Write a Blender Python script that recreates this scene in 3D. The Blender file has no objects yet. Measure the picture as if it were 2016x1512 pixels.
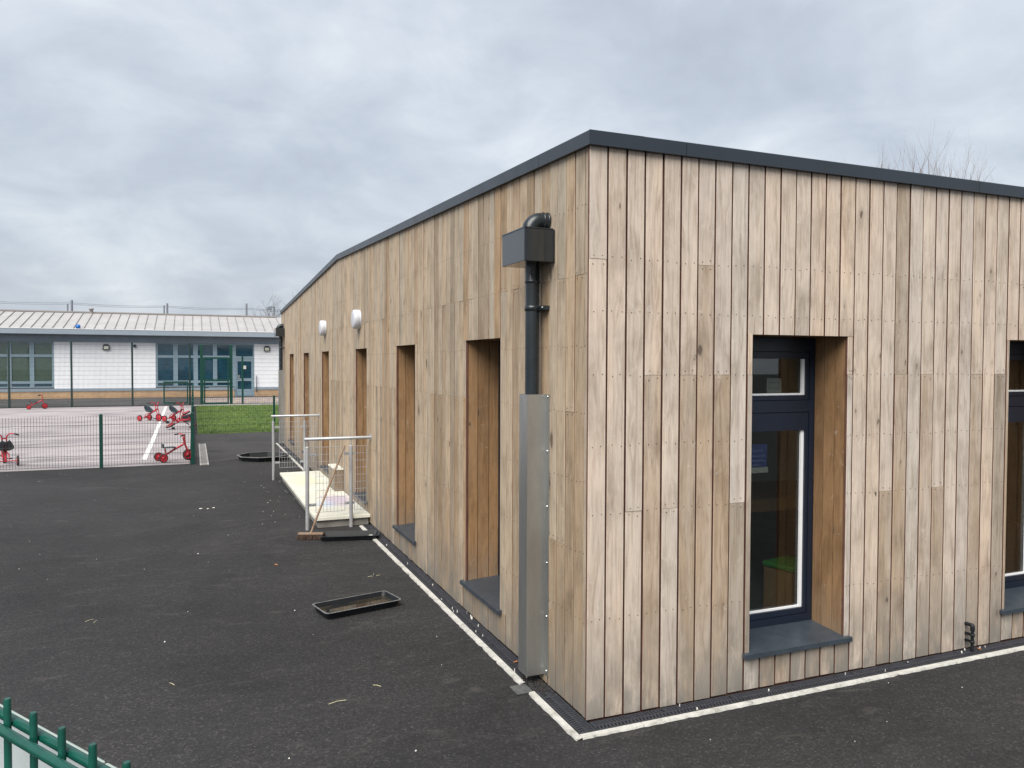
import bpy, bmesh, math, random
from mathutils import Matrix, Vector
R = math.radians
random.seed(11)
sc = bpy.context.scene
COL = sc.collection

# ------------------------------------------------------------------ camera
cam = bpy.data.cameras.new('camera')
cam.sensor_width = 36.0
cam.lens = 27.294
cam.clip_start = 0.05
cam.clip_end = 900
cam_o = bpy.data.objects.new('camera', cam)
COL.objects.link(cam_o)
# columns: right, up, back
_X = Vector((0.92505, -0.00696, 0.37978)).normalized()
_Y = Vector((-0.37981, -0.02661, 0.92468)).normalized()
_Y = (_Y - _X * _Y.dot(_X)).normalized()
_Z = _X.cross(_Y)
if _Z[1] > 0:
    _Z = -_Z
CAMLOC = Vector((-2.109, -3.955, 2.1))
right = Vector((_X[0], _Y[0], _Z[0]))
down = Vector((_X[1], _Y[1], _Z[1]))
fwd = Vector((_X[2], _Y[2], _Z[2]))
m = Matrix(((right[0], -down[0], -fwd[0], CAMLOC[0]),
            (right[1], -down[1], -fwd[1], CAMLOC[1]),
            (right[2], -down[2], -fwd[2], CAMLOC[2]),
            (0, 0, 0, 1)))
cam_o.matrix_world = m
sc.camera = cam_o

# ------------------------------------------------------------------ sky and sun
SKY_SEED = 27.2
SUN_EL, SUN_AZ = 50.0, 221.0      # compass-like: direction the light comes from, clockwise from +Y
world = bpy.data.worlds.new('World')
sc.world = world
world.use_nodes = True
wn, wl = world.node_tree.nodes, world.node_tree.links
wn.clear()


def N(tree, typ, **kw):
    n = tree.nodes.new(typ)
    for k, v in kw.items():
        if k.startswith('i_'):
            n.inputs[k[2:].replace('_', ' ')].default_value = v
        elif isinstance(k, str):
            setattr(n, k, v)
    return n


def mth(tree, op, a, b=None, clamp=False):
    n = tree.nodes.new('ShaderNodeMath')
    n.operation = op
    n.use_clamp = clamp
    for i, s in enumerate((a, b)):
        if s is None:
            continue
        if isinstance(s, (int, float)):
            n.inputs[i].default_value = s
        else:
            tree.links.new(s, n.inputs[i])
    return n.outputs[0]


def mixc(tree, fac, a, b, blend='MIX'):
    n = tree.nodes.new('ShaderNodeMix')
    n.data_type = 'RGBA'
    n.blend_type = blend
    for i, s in ((0, fac), (6, a), (7, b)):
        if isinstance(s, (int, float)):
            n.inputs[i].default_value = s
        elif isinstance(s, tuple):
            n.inputs[i].default_value = s if len(s) == 4 else s + (1,)
        else:
            tree.links.new(s, n.inputs[i])
    return n.outputs[2]


def ramp(tree, fac, stops, interp='LINEAR'):
    n = tree.nodes.new('ShaderNodeValToRGB')
    cr = n.color_ramp
    cr.interpolation = interp
    while len(cr.elements) < len(stops):
        cr.elements.new(0.5)
    for e, (p, c) in zip(cr.elements, stops):
        e.position = p
        e.color = c if len(c) == 4 else tuple(c) + (1,)
    tree.links.new(fac, n.inputs[0])
    return n.outputs[0]


wt = world.node_tree
out = N(wt, 'ShaderNodeOutputWorld')
bg = N(wt, 'ShaderNodeBackground')
bg.inputs[1].default_value = 0.1
sky = N(wt, 'ShaderNodeTexSky', sky_type='NISHITA', sun_disc=False)
sky.sun_elevation = R(SUN_EL)
sky.sun_rotation = R(SUN_AZ)
sky.air_density = 1.2
sky.dust_density = 4.0
geo = N(wt, 'ShaderNodeNewGeometry')
sep = N(wt, 'ShaderNodeSeparateXYZ')
wl.new(geo.outputs['Incoming'], sep.inputs[0])
# Incoming points towards the viewer: flip it
dx = mth(wt, 'MULTIPLY', sep.outputs[0], -1)
dy = mth(wt, 'MULTIPLY', sep.outputs[1], -1)
dz = mth(wt, 'ABSOLUTE', sep.outputs[2])
den = mth(wt, 'ADD', dz, 0.34)
comb = N(wt, 'ShaderNodeCombineXYZ')
wl.new(mth(wt, 'DIVIDE', dx, den), comb.inputs[0])
wl.new(mth(wt, 'DIVIDE', dy, den), comb.inputs[1])
comb.inputs[2].default_value = SKY_SEED
n1 = N(wt, 'ShaderNodeTexNoise', i_Scale=1.25, i_Detail=7.0, i_Roughness=0.5, i_Distortion=0.3)
wl.new(comb.outputs[0], n1.inputs['Vector'])
n2 = N(wt, 'ShaderNodeTexNoise', i_Scale=4.0, i_Detail=6.0, i_Roughness=0.55, i_Distortion=0.4)
wl.new(comb.outputs[0], n2.inputs['Vector'])
cl = mth(wt, 'ADD', mth(wt, 'MULTIPLY', n1.outputs[0], 0.66), mth(wt, 'MULTIPLY', n2.outputs[0], 0.34))
cloud = ramp(wt, cl, [(0.36, (1.30, 1.43, 1.66)), (0.46, (1.53, 1.68, 1.91)),
                      (0.54, (1.84, 1.99, 2.18)), (0.66, (2.38, 2.48, 2.60))])
wl.new(mixc(wt, 0.06, cloud, sky.outputs[0]), bg.inputs[0])
wl.new(bg.outputs[0], out.inputs[0])

sun = bpy.data.lights.new('sun', 'SUN')
sun.energy = 1.5
sun.angle = R(50)
sun.color = (1.0, 0.96, 0.90)
sun_o = bpy.data.objects.new('sun', sun)
COL.objects.link(sun_o)
_sd = Vector((math.sin(R(SUN_AZ)) * math.cos(R(SUN_EL)), math.cos(R(SUN_AZ)) * math.cos(R(SUN_EL)), math.sin(R(SUN_EL))))
sun_o.rotation_euler = _sd.to_track_quat('Z', 'Y').to_euler()
sun_o.location = _sd * 60

sc.view_settings.view_transform = 'Standard'
sc.view_settings.look = 'None'
sc.view_settings.gamma = 1
sc.view_settings.exposure = 1.85
sc.view_settings.use_curve_mapping = False
sc.render.engine = 'CYCLES'
sc.cycles.use_denoising = True
sc.cycles.max_bounces = 8
sc.cycles.transparent_max_bounces = 24


# ------------------------------------------------------------------ mesh helpers
class MB:
    def __init__(self):
        self.v, self.f, self.r, self.sm = [], [], [], []

    def add(self, vs, fs, rnd=0.0, smooth=False):
        o = len(self.v)
        self.v += [tuple(p) for p in vs]
        self.f += [tuple(i + o for i in f) for f in fs]
        self.r += [rnd] * len(vs)
        self.sm += [smooth] * len(fs)
        return self

    def box(self, x0, x1, y0, y1, z0, z1, rnd=0.0):
        v = [(x0, y0, z0), (x1, y0, z0), (x1, y1, z0), (x0, y1, z0), (x0, y0, z1), (x1, y0, z1), (x1, y1, z1), (x0, y1, z1)]
        return self.add(v, [(0, 3, 2, 1), (4, 5, 6, 7), (0, 1, 5, 4), (1, 2, 6, 5), (2, 3, 7, 6), (3, 0, 4, 7)], rnd)

    def bbox(self, x0, x1, y0, y1, z0, z1, b=0.006):
        """box with bevelled edges"""
        bm = bmesh.new()
        bmesh.ops.create_cube(bm, size=1)
        for v in bm.verts:
            v.co = ((x0 + x1) / 2 + v.co.x * (x1 - x0), (y0 + y1) / 2 + v.co.y * (y1 - y0), (z0 + z1) / 2 + v.co.z * (z1 - z0))
        bmesh.ops.bevel(bm, geom=bm.edges[:], offset=b, segments=2, profile=0.5, affect='EDGES')
        return self.bm(bm)

    def bm(self, bm, smooth=False):
        bm.verts.index_update()
        self.add([v.co[:] for v in bm.verts], [[v.index for v in f.verts] for f in bm.faces], 0.0, smooth)
        bm.free()
        return self

    def tube(self, pts, r, seg=8, closed=False, caps=True, smooth=True, rnd=0.0):
        pts = [Vector(p) for p in pts]
        rs = r if isinstance(r, (list, tuple)) else [r] * len(pts)
        n = len(pts)
        vs, fs = [], []
        ref = None
        for i, p in enumerate(pts):
            if closed:
                t = pts[(i + 1) % n] - pts[i - 1]
            else:
                t = pts[min(i + 1, n - 1)] - pts[max(i - 1, 0)]
            t = t.normalized() if t.length > 1e-9 else Vector((0, 0, 1))
            if ref is None:
                ref = Vector((0, 0, 1)) if abs(t.z) < 0.9 else Vector((1, 0, 0))
            a = ref - t * ref.dot(t)
            if a.length < 1e-6:
                a = t.orthogonal()
            a.normalize()
            ref = a
            b = t.cross(a)
            for k in range(seg):
                an = 2 * math.pi * (k + 0.5) / seg
                vs.append(p + (a * math.cos(an) + b * math.sin(an)) * rs[i])
        for i in range(n if closed else n - 1):
            j = (i + 1) % n
            for k in range(seg):
                l = (k + 1) % seg
                fs.append((i * seg + k, i * seg + l, j * seg + l, j * seg + k))
        self.add(vs, fs, rnd, smooth)
        if caps and not closed:
            self.add([vs[k] for k in range(seg)], [tuple(range(seg))], rnd)
            self.add([vs[(n - 1) * seg + k] for k in range(seg)], [tuple(range(seg))], rnd)
        return self

    def cyl(self, a, b, r, seg=12, smooth=True):
        return self.tube([a, b], r, seg, smooth=smooth)

    def lathe(self, prof, origin=(0, 0, 0), axis='Z', seg=24, smooth=True, caps=True):
        """prof: list of (radius, height along axis)"""
        vs, fs = [], []
        o = Vector(origin)
        ax = {'X': (Vector((1, 0, 0)), Vector((0, 1, 0)), Vector((0, 0, 1))),
              'Y': (Vector((0, 1, 0)), Vector((1, 0, 0)), Vector((0, 0, 1))),
              'Z': (Vector((0, 0, 1)), Vector((1, 0, 0)), Vector((0, 1, 0)))}[axis]
        for r, h in prof:
            for k in range(seg):
                an = 2 * math.pi * k / seg
                vs.append(o + ax[0] * h + ax[1] * (r * math.cos(an)) + ax[2] * (r * math.sin(an)))
        for i in range(len(prof) - 1):
            for k in range(seg):
                l = (k + 1) % seg
                fs.append((i * seg + k, i * seg + l, (i + 1) * seg + l, (i + 1) * seg + k))
        self.add(vs, fs, 0.0, smooth)
        for i in (0, len(prof) - 1):
            if caps and prof[i][0] > 1e-5:
                self.add([vs[i * seg + k] for k in range(seg)], [tuple(range(seg))])
        return self

    def prism(self, poly, z0, z1):
        n = len(poly)
        vs = [(p[0], p[1], z0) for p in poly] + [(p[0], p[1], z1) for p in poly]
        fs = [tuple(range(n))[::-1], tuple(range(n, 2 * n))] + [(i, (i + 1) % n, n + (i + 1) % n, n + i) for i in range(n)]
        return self.add(vs, fs)

    def mesh(self, name, recalc=True):
        me = bpy.data.meshes.new(name)
        me.from_pydata(self.v, [], self.f)
        if any(self.r):
            at = me.attributes.new('rnd', 'FLOAT', 'POINT')
            at.data.foreach_set('value', self.r)
        me.polygons.foreach_set('use_smooth', self.sm)
        if recalc:
            bm = bmesh.new()
            bm.from_mesh(me)
            bmesh.ops.recalc_face_normals(bm, faces=bm.faces)
            bm.to_mesh(me)
            bm.free()
        me.update()
        return me

    def build(self, name, mat, parent=None, recalc=True, kind=None, mat2=None, idx=None):
        me = self.mesh(name, recalc)
        me.materials.append(mat)
        if mat2:
            me.materials.append(mat2)
            me.polygons.foreach_set('material_index', idx * (len(self.f) // len(idx)))
        return link(name, me, parent, kind)


def link(name, me, parent=None, kind=None):
    o = bpy.data.objects.new(name, me)
    COL.objects.link(o)
    if parent:
        o.parent = parent
    if kind:
        o['kind'] = kind
    return o


def thing(name, label, cat, loc=(0, 0, 0), rz=0.0, group=None):
    o = bpy.data.objects.new(name, None)
    o.empty_display_size = 0.1
    COL.objects.link(o)
    o.location = loc
    o.rotation_euler = (0, 0, rz)
    return tag(o, label, cat, group)


def tag(o, label, cat, group=None):
    o['label'] = label
    o['category'] = cat
    if group:
        o['group'] = group
    return o


def copy_tree(o, parent=None):
    c = o.copy()
    COL.objects.link(c)
    c.parent = parent
    for ch in list(o.children):
        copy_tree(ch, c)
    return c


# ------------------------------------------------------------------ materials
def newmat(name):
    mt = bpy.data.materials.new(name)
    mt.use_nodes = True
    t = mt.node_tree
    b = t.nodes['Principled BSDF']
    return mt, t, b


def objvec(t, scale=(1, 1, 1), world=True, off=None):
    if world:
        g = t.nodes.new('ShaderNodeNewGeometry')
        s = g.outputs['Position']
    else:
        g = t.nodes.new('ShaderNodeTexCoord')
        s = g.outputs['Object']
    mp = t.nodes.new('ShaderNodeMapping')
    mp.inputs['Scale'].default_value = scale
    t.links.new(s, mp.inputs['Vector'])
    if off is not None:
        t.links.new(off, mp.inputs['Location'])
    return mp.outputs[0]


def noise(t, vec, scale, detail=4, rough=0.55, dist=0.0):
    n = t.nodes.new('ShaderNodeTexNoise')
    n.inputs['Scale'].default_value = scale
    n.inputs['Detail'].default_value = detail
    n.inputs['Roughness'].default_value = rough
    n.inputs['Distortion'].default_value = dist
    t.links.new(vec, n.inputs['Vector'])
    return n.outputs[0]


def bump(t, b, h, strength, dist=0.01):
    n = t.nodes.new('ShaderNodeBump')
    n.inputs['Strength'].default_value = strength
    n.inputs['Distance'].default_value = dist
    t.links.new(h, n.inputs['Height'])
    t.links.new(n.outputs[0], b.inputs['Normal'])


def M(name, col, rough=0.6, metal=0.0, var=0.18, scale=6.0, bmp=0.0, bscale=60.0, spec=0.5, rvar=0.1):
    """plain paint / plastic / metal with uneven tone and gloss"""
    mt, t, b = newmat(name)
    v = objvec(t)
    n = noise(t, v, scale, 6, 0.6)
    lo = tuple(c * (1 - var) for c in col)
    hi = tuple(min(1, c * (1 + var)) for c in col)
    t.links.new(ramp(t, n, [(0.3, lo), (0.7, hi)]), b.inputs['Base Color'])
    n2 = noise(t, v, scale * 3.1, 5, 0.6)
    rr = mth(t, 'ADD', mth(t, 'MULTIPLY', mth(t, 'SUBTRACT', n2, 0.5), 2 * rvar), rough, clamp=True)
    t.links.new(rr, b.inputs['Roughness'])
    b.inputs['Metallic'].default_value = metal
    b.inputs['Specular IOR Level'].default_value = spec
    if bmp:
        bump(t, b, noise(t, v, bscale, 4, 0.6), bmp, 0.003)
    return mt


def wood(name, stops, silver, silver_amt, contrast=1.0, rough=0.75, dirt=0.0):
    mt, t, b = newmat(name)
    at = N(t, 'ShaderNodeAttribute', attribute_name='rnd')
    rnd = at.outputs['Fac']
    off = N(t, 'ShaderNodeCombineXYZ')
    for i, k in enumerate((61.0, 83.0, 47.0)):
        t.links.new(mth(t, 'MULTIPLY', rnd, k), off.inputs[i])
    o = off.outputs[0]
    # wandering grain: push the coordinates sideways before stretching them
    g = N(t, 'ShaderNodeNewGeometry')
    wob = noise(t, objvec(t, (3.5, 3.5, 1.5), off=o), 1.0, 3, 0.5)
    wv = N(t, 'ShaderNodeCombineXYZ')
    wo = mth(t, 'MULTIPLY', mth(t, 'SUBTRACT', wob, 0.5), 0.11)
    t.links.new(wo, wv.inputs[0])
    t.links.new(wo, wv.inputs[1])
    va = N(t, 'ShaderNodeVectorMath', operation='ADD')
    t.links.new(g.outputs['Position'], va.inputs[0])
    t.links.new(wv.outputs[0], va.inputs[1])

    def vec(scale):
        mp = t.nodes.new('ShaderNodeMapping')
        mp.inputs['Scale'].default_value = scale
        t.links.new(va.outputs[0], mp.inputs['Vector'])
        t.links.new(o, mp.inputs['Location'])
        return mp.outputs[0]
    frac = mth(t, 'FRACT', mth(t, 'MULTIPLY', rnd, 17.31))
    tone = ramp(t, frac, stops)
    # weathering in long soft patches
    streak = noise(t, vec((7, 7, 0.8)), 1.0, 4, 0.55, 0.3)
    sil = ramp(t, streak, [(0.36, (0, 0, 0)), (0.64, (1, 1, 1))])
    c = mixc(t, mth(t, 'MULTIPLY', sil, silver_amt), tone, silver)
    # fine grain
    gr = noise(t, vec((80, 80, 3.2)), 1.0, 4, 0.6, 0.5)
    c = mixc(t, contrast, c, ramp(t, gr, [(0.28, (0.80, 0.78, 0.76)), (0.5, (1, 1, 1)), (0.72, (1.07, 1.06, 1.05))]), 'MULTIPLY')
    # broad figure
    fg = noise(t, vec((26, 26, 1.6)), 1.0, 3, 0.5, 1.6)
    c = mixc(t, contrast, c, ramp(t, fg, [(0.28, (0.76, 0.73, 0.69)), (0.5, (1, 1, 1)), (0.7, (1.07, 1.07, 1.06))]), 'MULTIPLY')
    # blotches
    bl = noise(t, vec((5, 5, 3.0)), 1.0, 4, 0.6)
    c = mixc(t, 0.9, c, ramp(t, bl, [(0.27, (0.68, 0.665, 0.64)), (0.5, (1, 1, 1)), (0.75, (1.16, 1.15, 1.14))]), 'MULTIPLY')
    # knots: dark heart in a brown halo
    vk = N(t, 'ShaderNodeTexVoronoi', feature='F1')
    vk.inputs['Scale'].default_value = 1.0
    warp = noise(t, objvec(t, (22, 22, 14), off=o), 1.0, 3)
    vkv = N(t, 'ShaderNodeVectorMath', operation='ADD')
    t.links.new(vec((8.0, 8.0, 3.4)), vkv.inputs[0])
    t.links.new(mth(t, 'MULTIPLY', warp, 0.20), vkv.inputs[1])
    t.links.new(vkv.outputs[0], vk.inputs['Vector'])
    sp = N(t, 'ShaderNodeSeparateColor')
    t.links.new(vk.outputs['Color'], sp.inputs[0])
    keep = mth(t, 'GREATER_THAN', sp.outputs[0], 0.52)
    size = mth(t, 'MULTIPLY', vk.outputs['Distance'], mth(t, 'ADD', 0.6, mth(t, 'MULTIPLY', sp.outputs[1], 1.6)))
    halo = mth(t, 'MULTIPLY', ramp(t, size, [(0.08, (1, 1, 1)), (0.32, (0, 0, 0))]), keep)
    core = mth(t, 'MULTIPLY', ramp(t, size, [(0.075, (1, 1, 1)), (0.125, (0, 0, 0))]), keep)
    c = mixc(t, mth(t, 'MULTIPLY', halo, 0.34), c, (0.19, 0.15, 0.11))
    c = mixc(t, mth(t, 'MULTIPLY', core, 0.75), c, (0.05, 0.037, 0.028))
    # pale scuffs
    sc_ = noise(t, objvec(t, (15, 15, 9), off=o), 1.0, 4, 0.7, 1.2)
    c = mixc(t, mth(t, 'MULTIPLY', ramp(t, sc_, [(0.63, (0, 0, 0)), (0.74, (1, 1, 1))]), 0.40), c, (0.62, 0.60, 0.55))
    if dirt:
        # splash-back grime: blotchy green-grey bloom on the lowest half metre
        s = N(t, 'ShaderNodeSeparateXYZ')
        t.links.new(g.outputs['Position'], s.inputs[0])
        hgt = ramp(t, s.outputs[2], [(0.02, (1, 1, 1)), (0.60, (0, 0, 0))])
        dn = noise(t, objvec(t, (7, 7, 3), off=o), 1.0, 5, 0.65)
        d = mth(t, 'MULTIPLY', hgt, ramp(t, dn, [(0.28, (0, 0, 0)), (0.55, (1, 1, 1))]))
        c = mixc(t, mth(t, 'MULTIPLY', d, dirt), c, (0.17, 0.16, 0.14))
    t.links.new(c, b.inputs['Base Color'])
    b.inputs['Roughness'].default_value = rough
    b.inputs['Specular IOR Level'].default_value = 0.25
    bump(t, b, gr, 0.30, 0.002)
    return mt


# first half of each ramp: paler boards, second half: browner ones, commoner low down
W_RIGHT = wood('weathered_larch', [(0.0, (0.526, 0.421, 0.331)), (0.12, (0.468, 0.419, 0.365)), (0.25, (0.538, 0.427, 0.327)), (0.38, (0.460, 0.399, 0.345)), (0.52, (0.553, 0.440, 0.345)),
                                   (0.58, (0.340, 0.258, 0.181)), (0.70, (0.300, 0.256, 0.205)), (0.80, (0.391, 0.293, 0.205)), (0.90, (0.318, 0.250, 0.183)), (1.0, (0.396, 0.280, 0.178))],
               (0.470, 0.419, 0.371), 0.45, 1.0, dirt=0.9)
W_LEFT = wood('weathered_larch_gable_shaded', [(0.0, (0.439, 0.342, 0.236)), (0.12, (0.370, 0.321, 0.254)), (0.25, (0.464, 0.352, 0.239)), (0.38, (0.372, 0.312, 0.237)), (0.52, (0.476, 0.365, 0.252)),  # same larch as the front wall, darker and warmer to paint its light
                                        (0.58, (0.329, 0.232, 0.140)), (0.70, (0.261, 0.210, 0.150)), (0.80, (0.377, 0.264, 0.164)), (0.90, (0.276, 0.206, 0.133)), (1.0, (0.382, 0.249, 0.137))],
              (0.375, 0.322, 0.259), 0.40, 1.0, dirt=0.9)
W_SIDE = M('fresh_red_rebate', (0.125, 0.055, 0.040), 0.85, var=0.3)
W_FRESH = wood('fresh_larch', [(0.0, (0.24, 0.135, 0.062)), (0.5, (0.29, 0.17, 0.082)), (1.0, (0.20, 0.115, 0.058))],
               (0.27, 0.18, 0.105), 0.35, 1.0, dirt=0.75)
W_BACK = M('dark_red_batten', (0.085, 0.036, 0.026), 0.85, var=0.3)
W_HANDLE = wood('broom_wood', [(0, (0.20, 0.13, 0.085)), (1, (0.24, 0.16, 0.105))], (0.24, 0.20, 0.16), 0.4)
W_BOX = wood('brown_box_wood', [(0, (0.17, 0.12, 0.08)), (1, (0.22, 0.16, 0.11))], (0.22, 0.19, 0.16), 0.4)
ANTH = M('anthracite_coating', (0.013, 0.019, 0.027), 0.36, var=0.10, scale=2.5, spec=0.6)
ANTH2 = M('anthracite_box', (0.010, 0.015, 0.020), 0.14, var=0.12, scale=3, spec=1.0, rvar=0.04)
NAVY = M('navy_frame', (0.007, 0.013, 0.026), 0.38, var=0.12)
SILLM = M('slate_sill', (0.036, 0.047, 0.060), 0.38, var=0.2, scale=9)
BLACKPL = M('black_plastic', (0.006, 0.008, 0.010), 0.5, var=0.3, scale=12, spec=0.35)
BLACKPIPE = M('black_pipe', (0.014, 0.020, 0.025), 0.28, var=0.2)
RIM = M('tray_rim_highlight', (0.14, 0.143, 0.146), 0.45, var=0.4, scale=30)  # pale tone paints the bright highlight on black tray rims
WHITEPL = M('white_light_cover', (0.52, 0.53, 0.57), 0.35, var=0.06, scale=25)
WHITEFR = M('white_spacer', (0.75, 0.76, 0.77), 0.5, var=0.05)
GREEN = M('green_fence_coating', (0.003, 0.042, 0.030), 0.34, var=0.25, scale=14)
GREEN_DK = M('dark_green_coating', (0.010, 0.028, 0.026), 0.40, var=0.25, scale=14)
WIRE = M('fence_wire', (0.045, 0.047, 0.052), 0.5, var=0.2)
FARWIRE = M('far_fence_wire', (0.030, 0.045, 0.055), 0.5, var=0.2)
RED = M('red_paint', (0.40, 0.014, 0.026), 0.32, var=0.25, scale=20)
RUBBER = M('dark_rubber', (0.035, 0.018, 0.018), 0.75, var=0.3, scale=20)
SEATBK = M('seat_plastic', (0.016, 0.026, 0.032), 0.38, var=0.2)
BRISTLE = M('coco_bristle', (0.045, 0.025, 0.016), 0.9, var=0.4, scale=60)
CARD = M('paper', (0.62, 0.63, 0.58), 0.8, var=0.06)
CARDIN = M('dim_paper', (0.15, 0.155, 0.14), 0.8, var=0.1)  # pale paper darkened to paint the dim room behind the glass
BLUEP = M('blue_print', (0.007, 0.018, 0.085), 0.6, var=0.15)
INKM = M('ink', (0.04, 0.05, 0.07), 0.8)
WHITEINK = M('dim_white_ink', (0.12, 0.16, 0.30), 0.8)  # white lettering darkened to paint the same dim room
GREENSEAT = M('green_cushion', (0.012, 0.14, 0.014), 0.6, var=0.15)
ROOMW = M('room_wall', (0.50, 0.50, 0.42), 0.85, var=0.08)
ROOMF = M('room_floor', (0.12, 0.125, 0.14), 0.6, var=0.15)
TABLEW = M('table_top', (0.15, 0.09, 0.04), 0.5, var=0.15)
BARK = M('bare_bark', (0.25, 0.21, 0.19), 0.9, var=0.3)
BARKFAR = M('far_bark', (0.13, 0.115, 0.11), 0.9, var=0.3)
GREYPOST = M('grey_mast', (0.17, 0.185, 0.21), 0.6)
BLUEB = M('blue_ball', (0.01, 0.13, 0.42), 0.4)
PANELG = M('pale_sheet_blue', (0.50, 0.55, 0.56), 0.35, var=0.12, scale=4)
PANELW = M('pale_sheet_green', (0.52, 0.60, 0.55), 0.35, var=0.12, scale=4)
PANELT = M('pale_trim', (0.40, 0.47, 0.42), 0.45, var=0.15)
ROOFMEM = M('roof_membrane', (0.12, 0.125, 0.13), 0.8)
SOIL = M('soil', (0.045, 0.035, 0.025), 0.95, var=0.4, scale=20, bmp=0.6)
LEAFM = M('dead_leaf', (0.30, 0.12, 0.05), 0.7, var=0.3, scale=40)
CHIP = M('pale_chip', (0.62, 0.60, 0.55), 0.8, var=0.25, scale=60)
STRAW = M('dry_straw', (0.46, 0.42, 0.27), 0.8, var=0.2, scale=30)
MUD = M('black_muck', (0.018, 0.015, 0.013), 0.8, var=0.4, scale=40)
# far building
FB_BLUE = M('far_blue_grey', (0.21, 0.26, 0.31), 0.45, var=0.10, scale=2)
FB_FRAME = M('far_window_frame', (0.19, 0.265, 0.315), 0.45, var=0.08, scale=2)
FB_FASCIA = M('far_fascia', (0.24, 0.285, 0.33), 0.4, var=0.07, scale=1)
FB_ROOF = M('far_roof_sheet', (0.37, 0.355, 0.35), 0.5, var=0.10, scale=1.2)
FB_SEAM = M('far_roof_seam', (0.25, 0.235, 0.225), 0.5, var=0.10, scale=1.2)
FB_BLIND = M('olive_blind', (0.15, 0.175, 0.105), 0.7, var=0.15)
FB_DARK = M('far_dark_inside', (0.008, 0.085, 0.135), 0.25, var=0.4, scale=1.4)
FB_LAMP = M('lamp_glass', (0.62, 0.62, 0.52), 0.3)
STEEL = M('stainless', (0.55, 0.56, 0.57), 0.3, metal=1.0, var=0.1)


def galv():
    mt, t, b = newmat('galvanised_steel')
    v = objvec(t)
    vo = N(t, 'ShaderNodeTexVoronoi')
    vo.inputs['Scale'].default_value = 90
    t.links.new(v, vo.inputs['Vector'])
    c = ramp(t, noise(t, v, 5, 6, 0.65), [(0.3, (0.33, 0.335, 0.345)), (0.7, (0.45, 0.455, 0.465))])
    c = mixc(t, 0.12, c, vo.outputs['Color'], 'SOFT_LIGHT')
    t.links.new(c, b.inputs['Base Color'])
    b.inputs['Metallic'].default_value = 0.4
    b.inputs['Roughness'].default_value = 0.42
    return mt


def galv_sheet():
    mt, t, b = newmat('galvanised_guard_sheet')
    v = objvec(t)
    c = ramp(t, noise(t, objvec(t, (5, 5, 1.0)), 1.0, 6, 0.65), [(0.3, (0.34, 0.345, 0.335)), (0.7, (0.50, 0.505, 0.49))])
    fine = noise(t, v, 120, 3, 0.6)
    c = mixc(t, 0.5, c, ramp(t, fine, [(0.3, (0.86, 0.86, 0.86)), (0.7, (1.1, 1.1, 1.1))]), 'MULTIPLY')
    # a few scratches
    sx = noise(t, objvec(t, (60, 60, 5)), 1.0, 3, 0.7, 2.0)
    c = mixc(t, mth(t, 'MULTIPLY', ramp(t, sx, [(0.74, (0, 0, 0)), (0.80, (1, 1, 1))]), 0.5), c, (0.14, 0.14, 0.14))
    t.links.new(c, b.inputs['Base Color'])
    b.inputs['Metallic'].default_value = 0.85
    t.links.new(ramp(t, fine, [(0.3, (0.30,) * 3), (0.7, (0.44,) * 3)]), b.inputs['Roughness'])
    return mt


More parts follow.
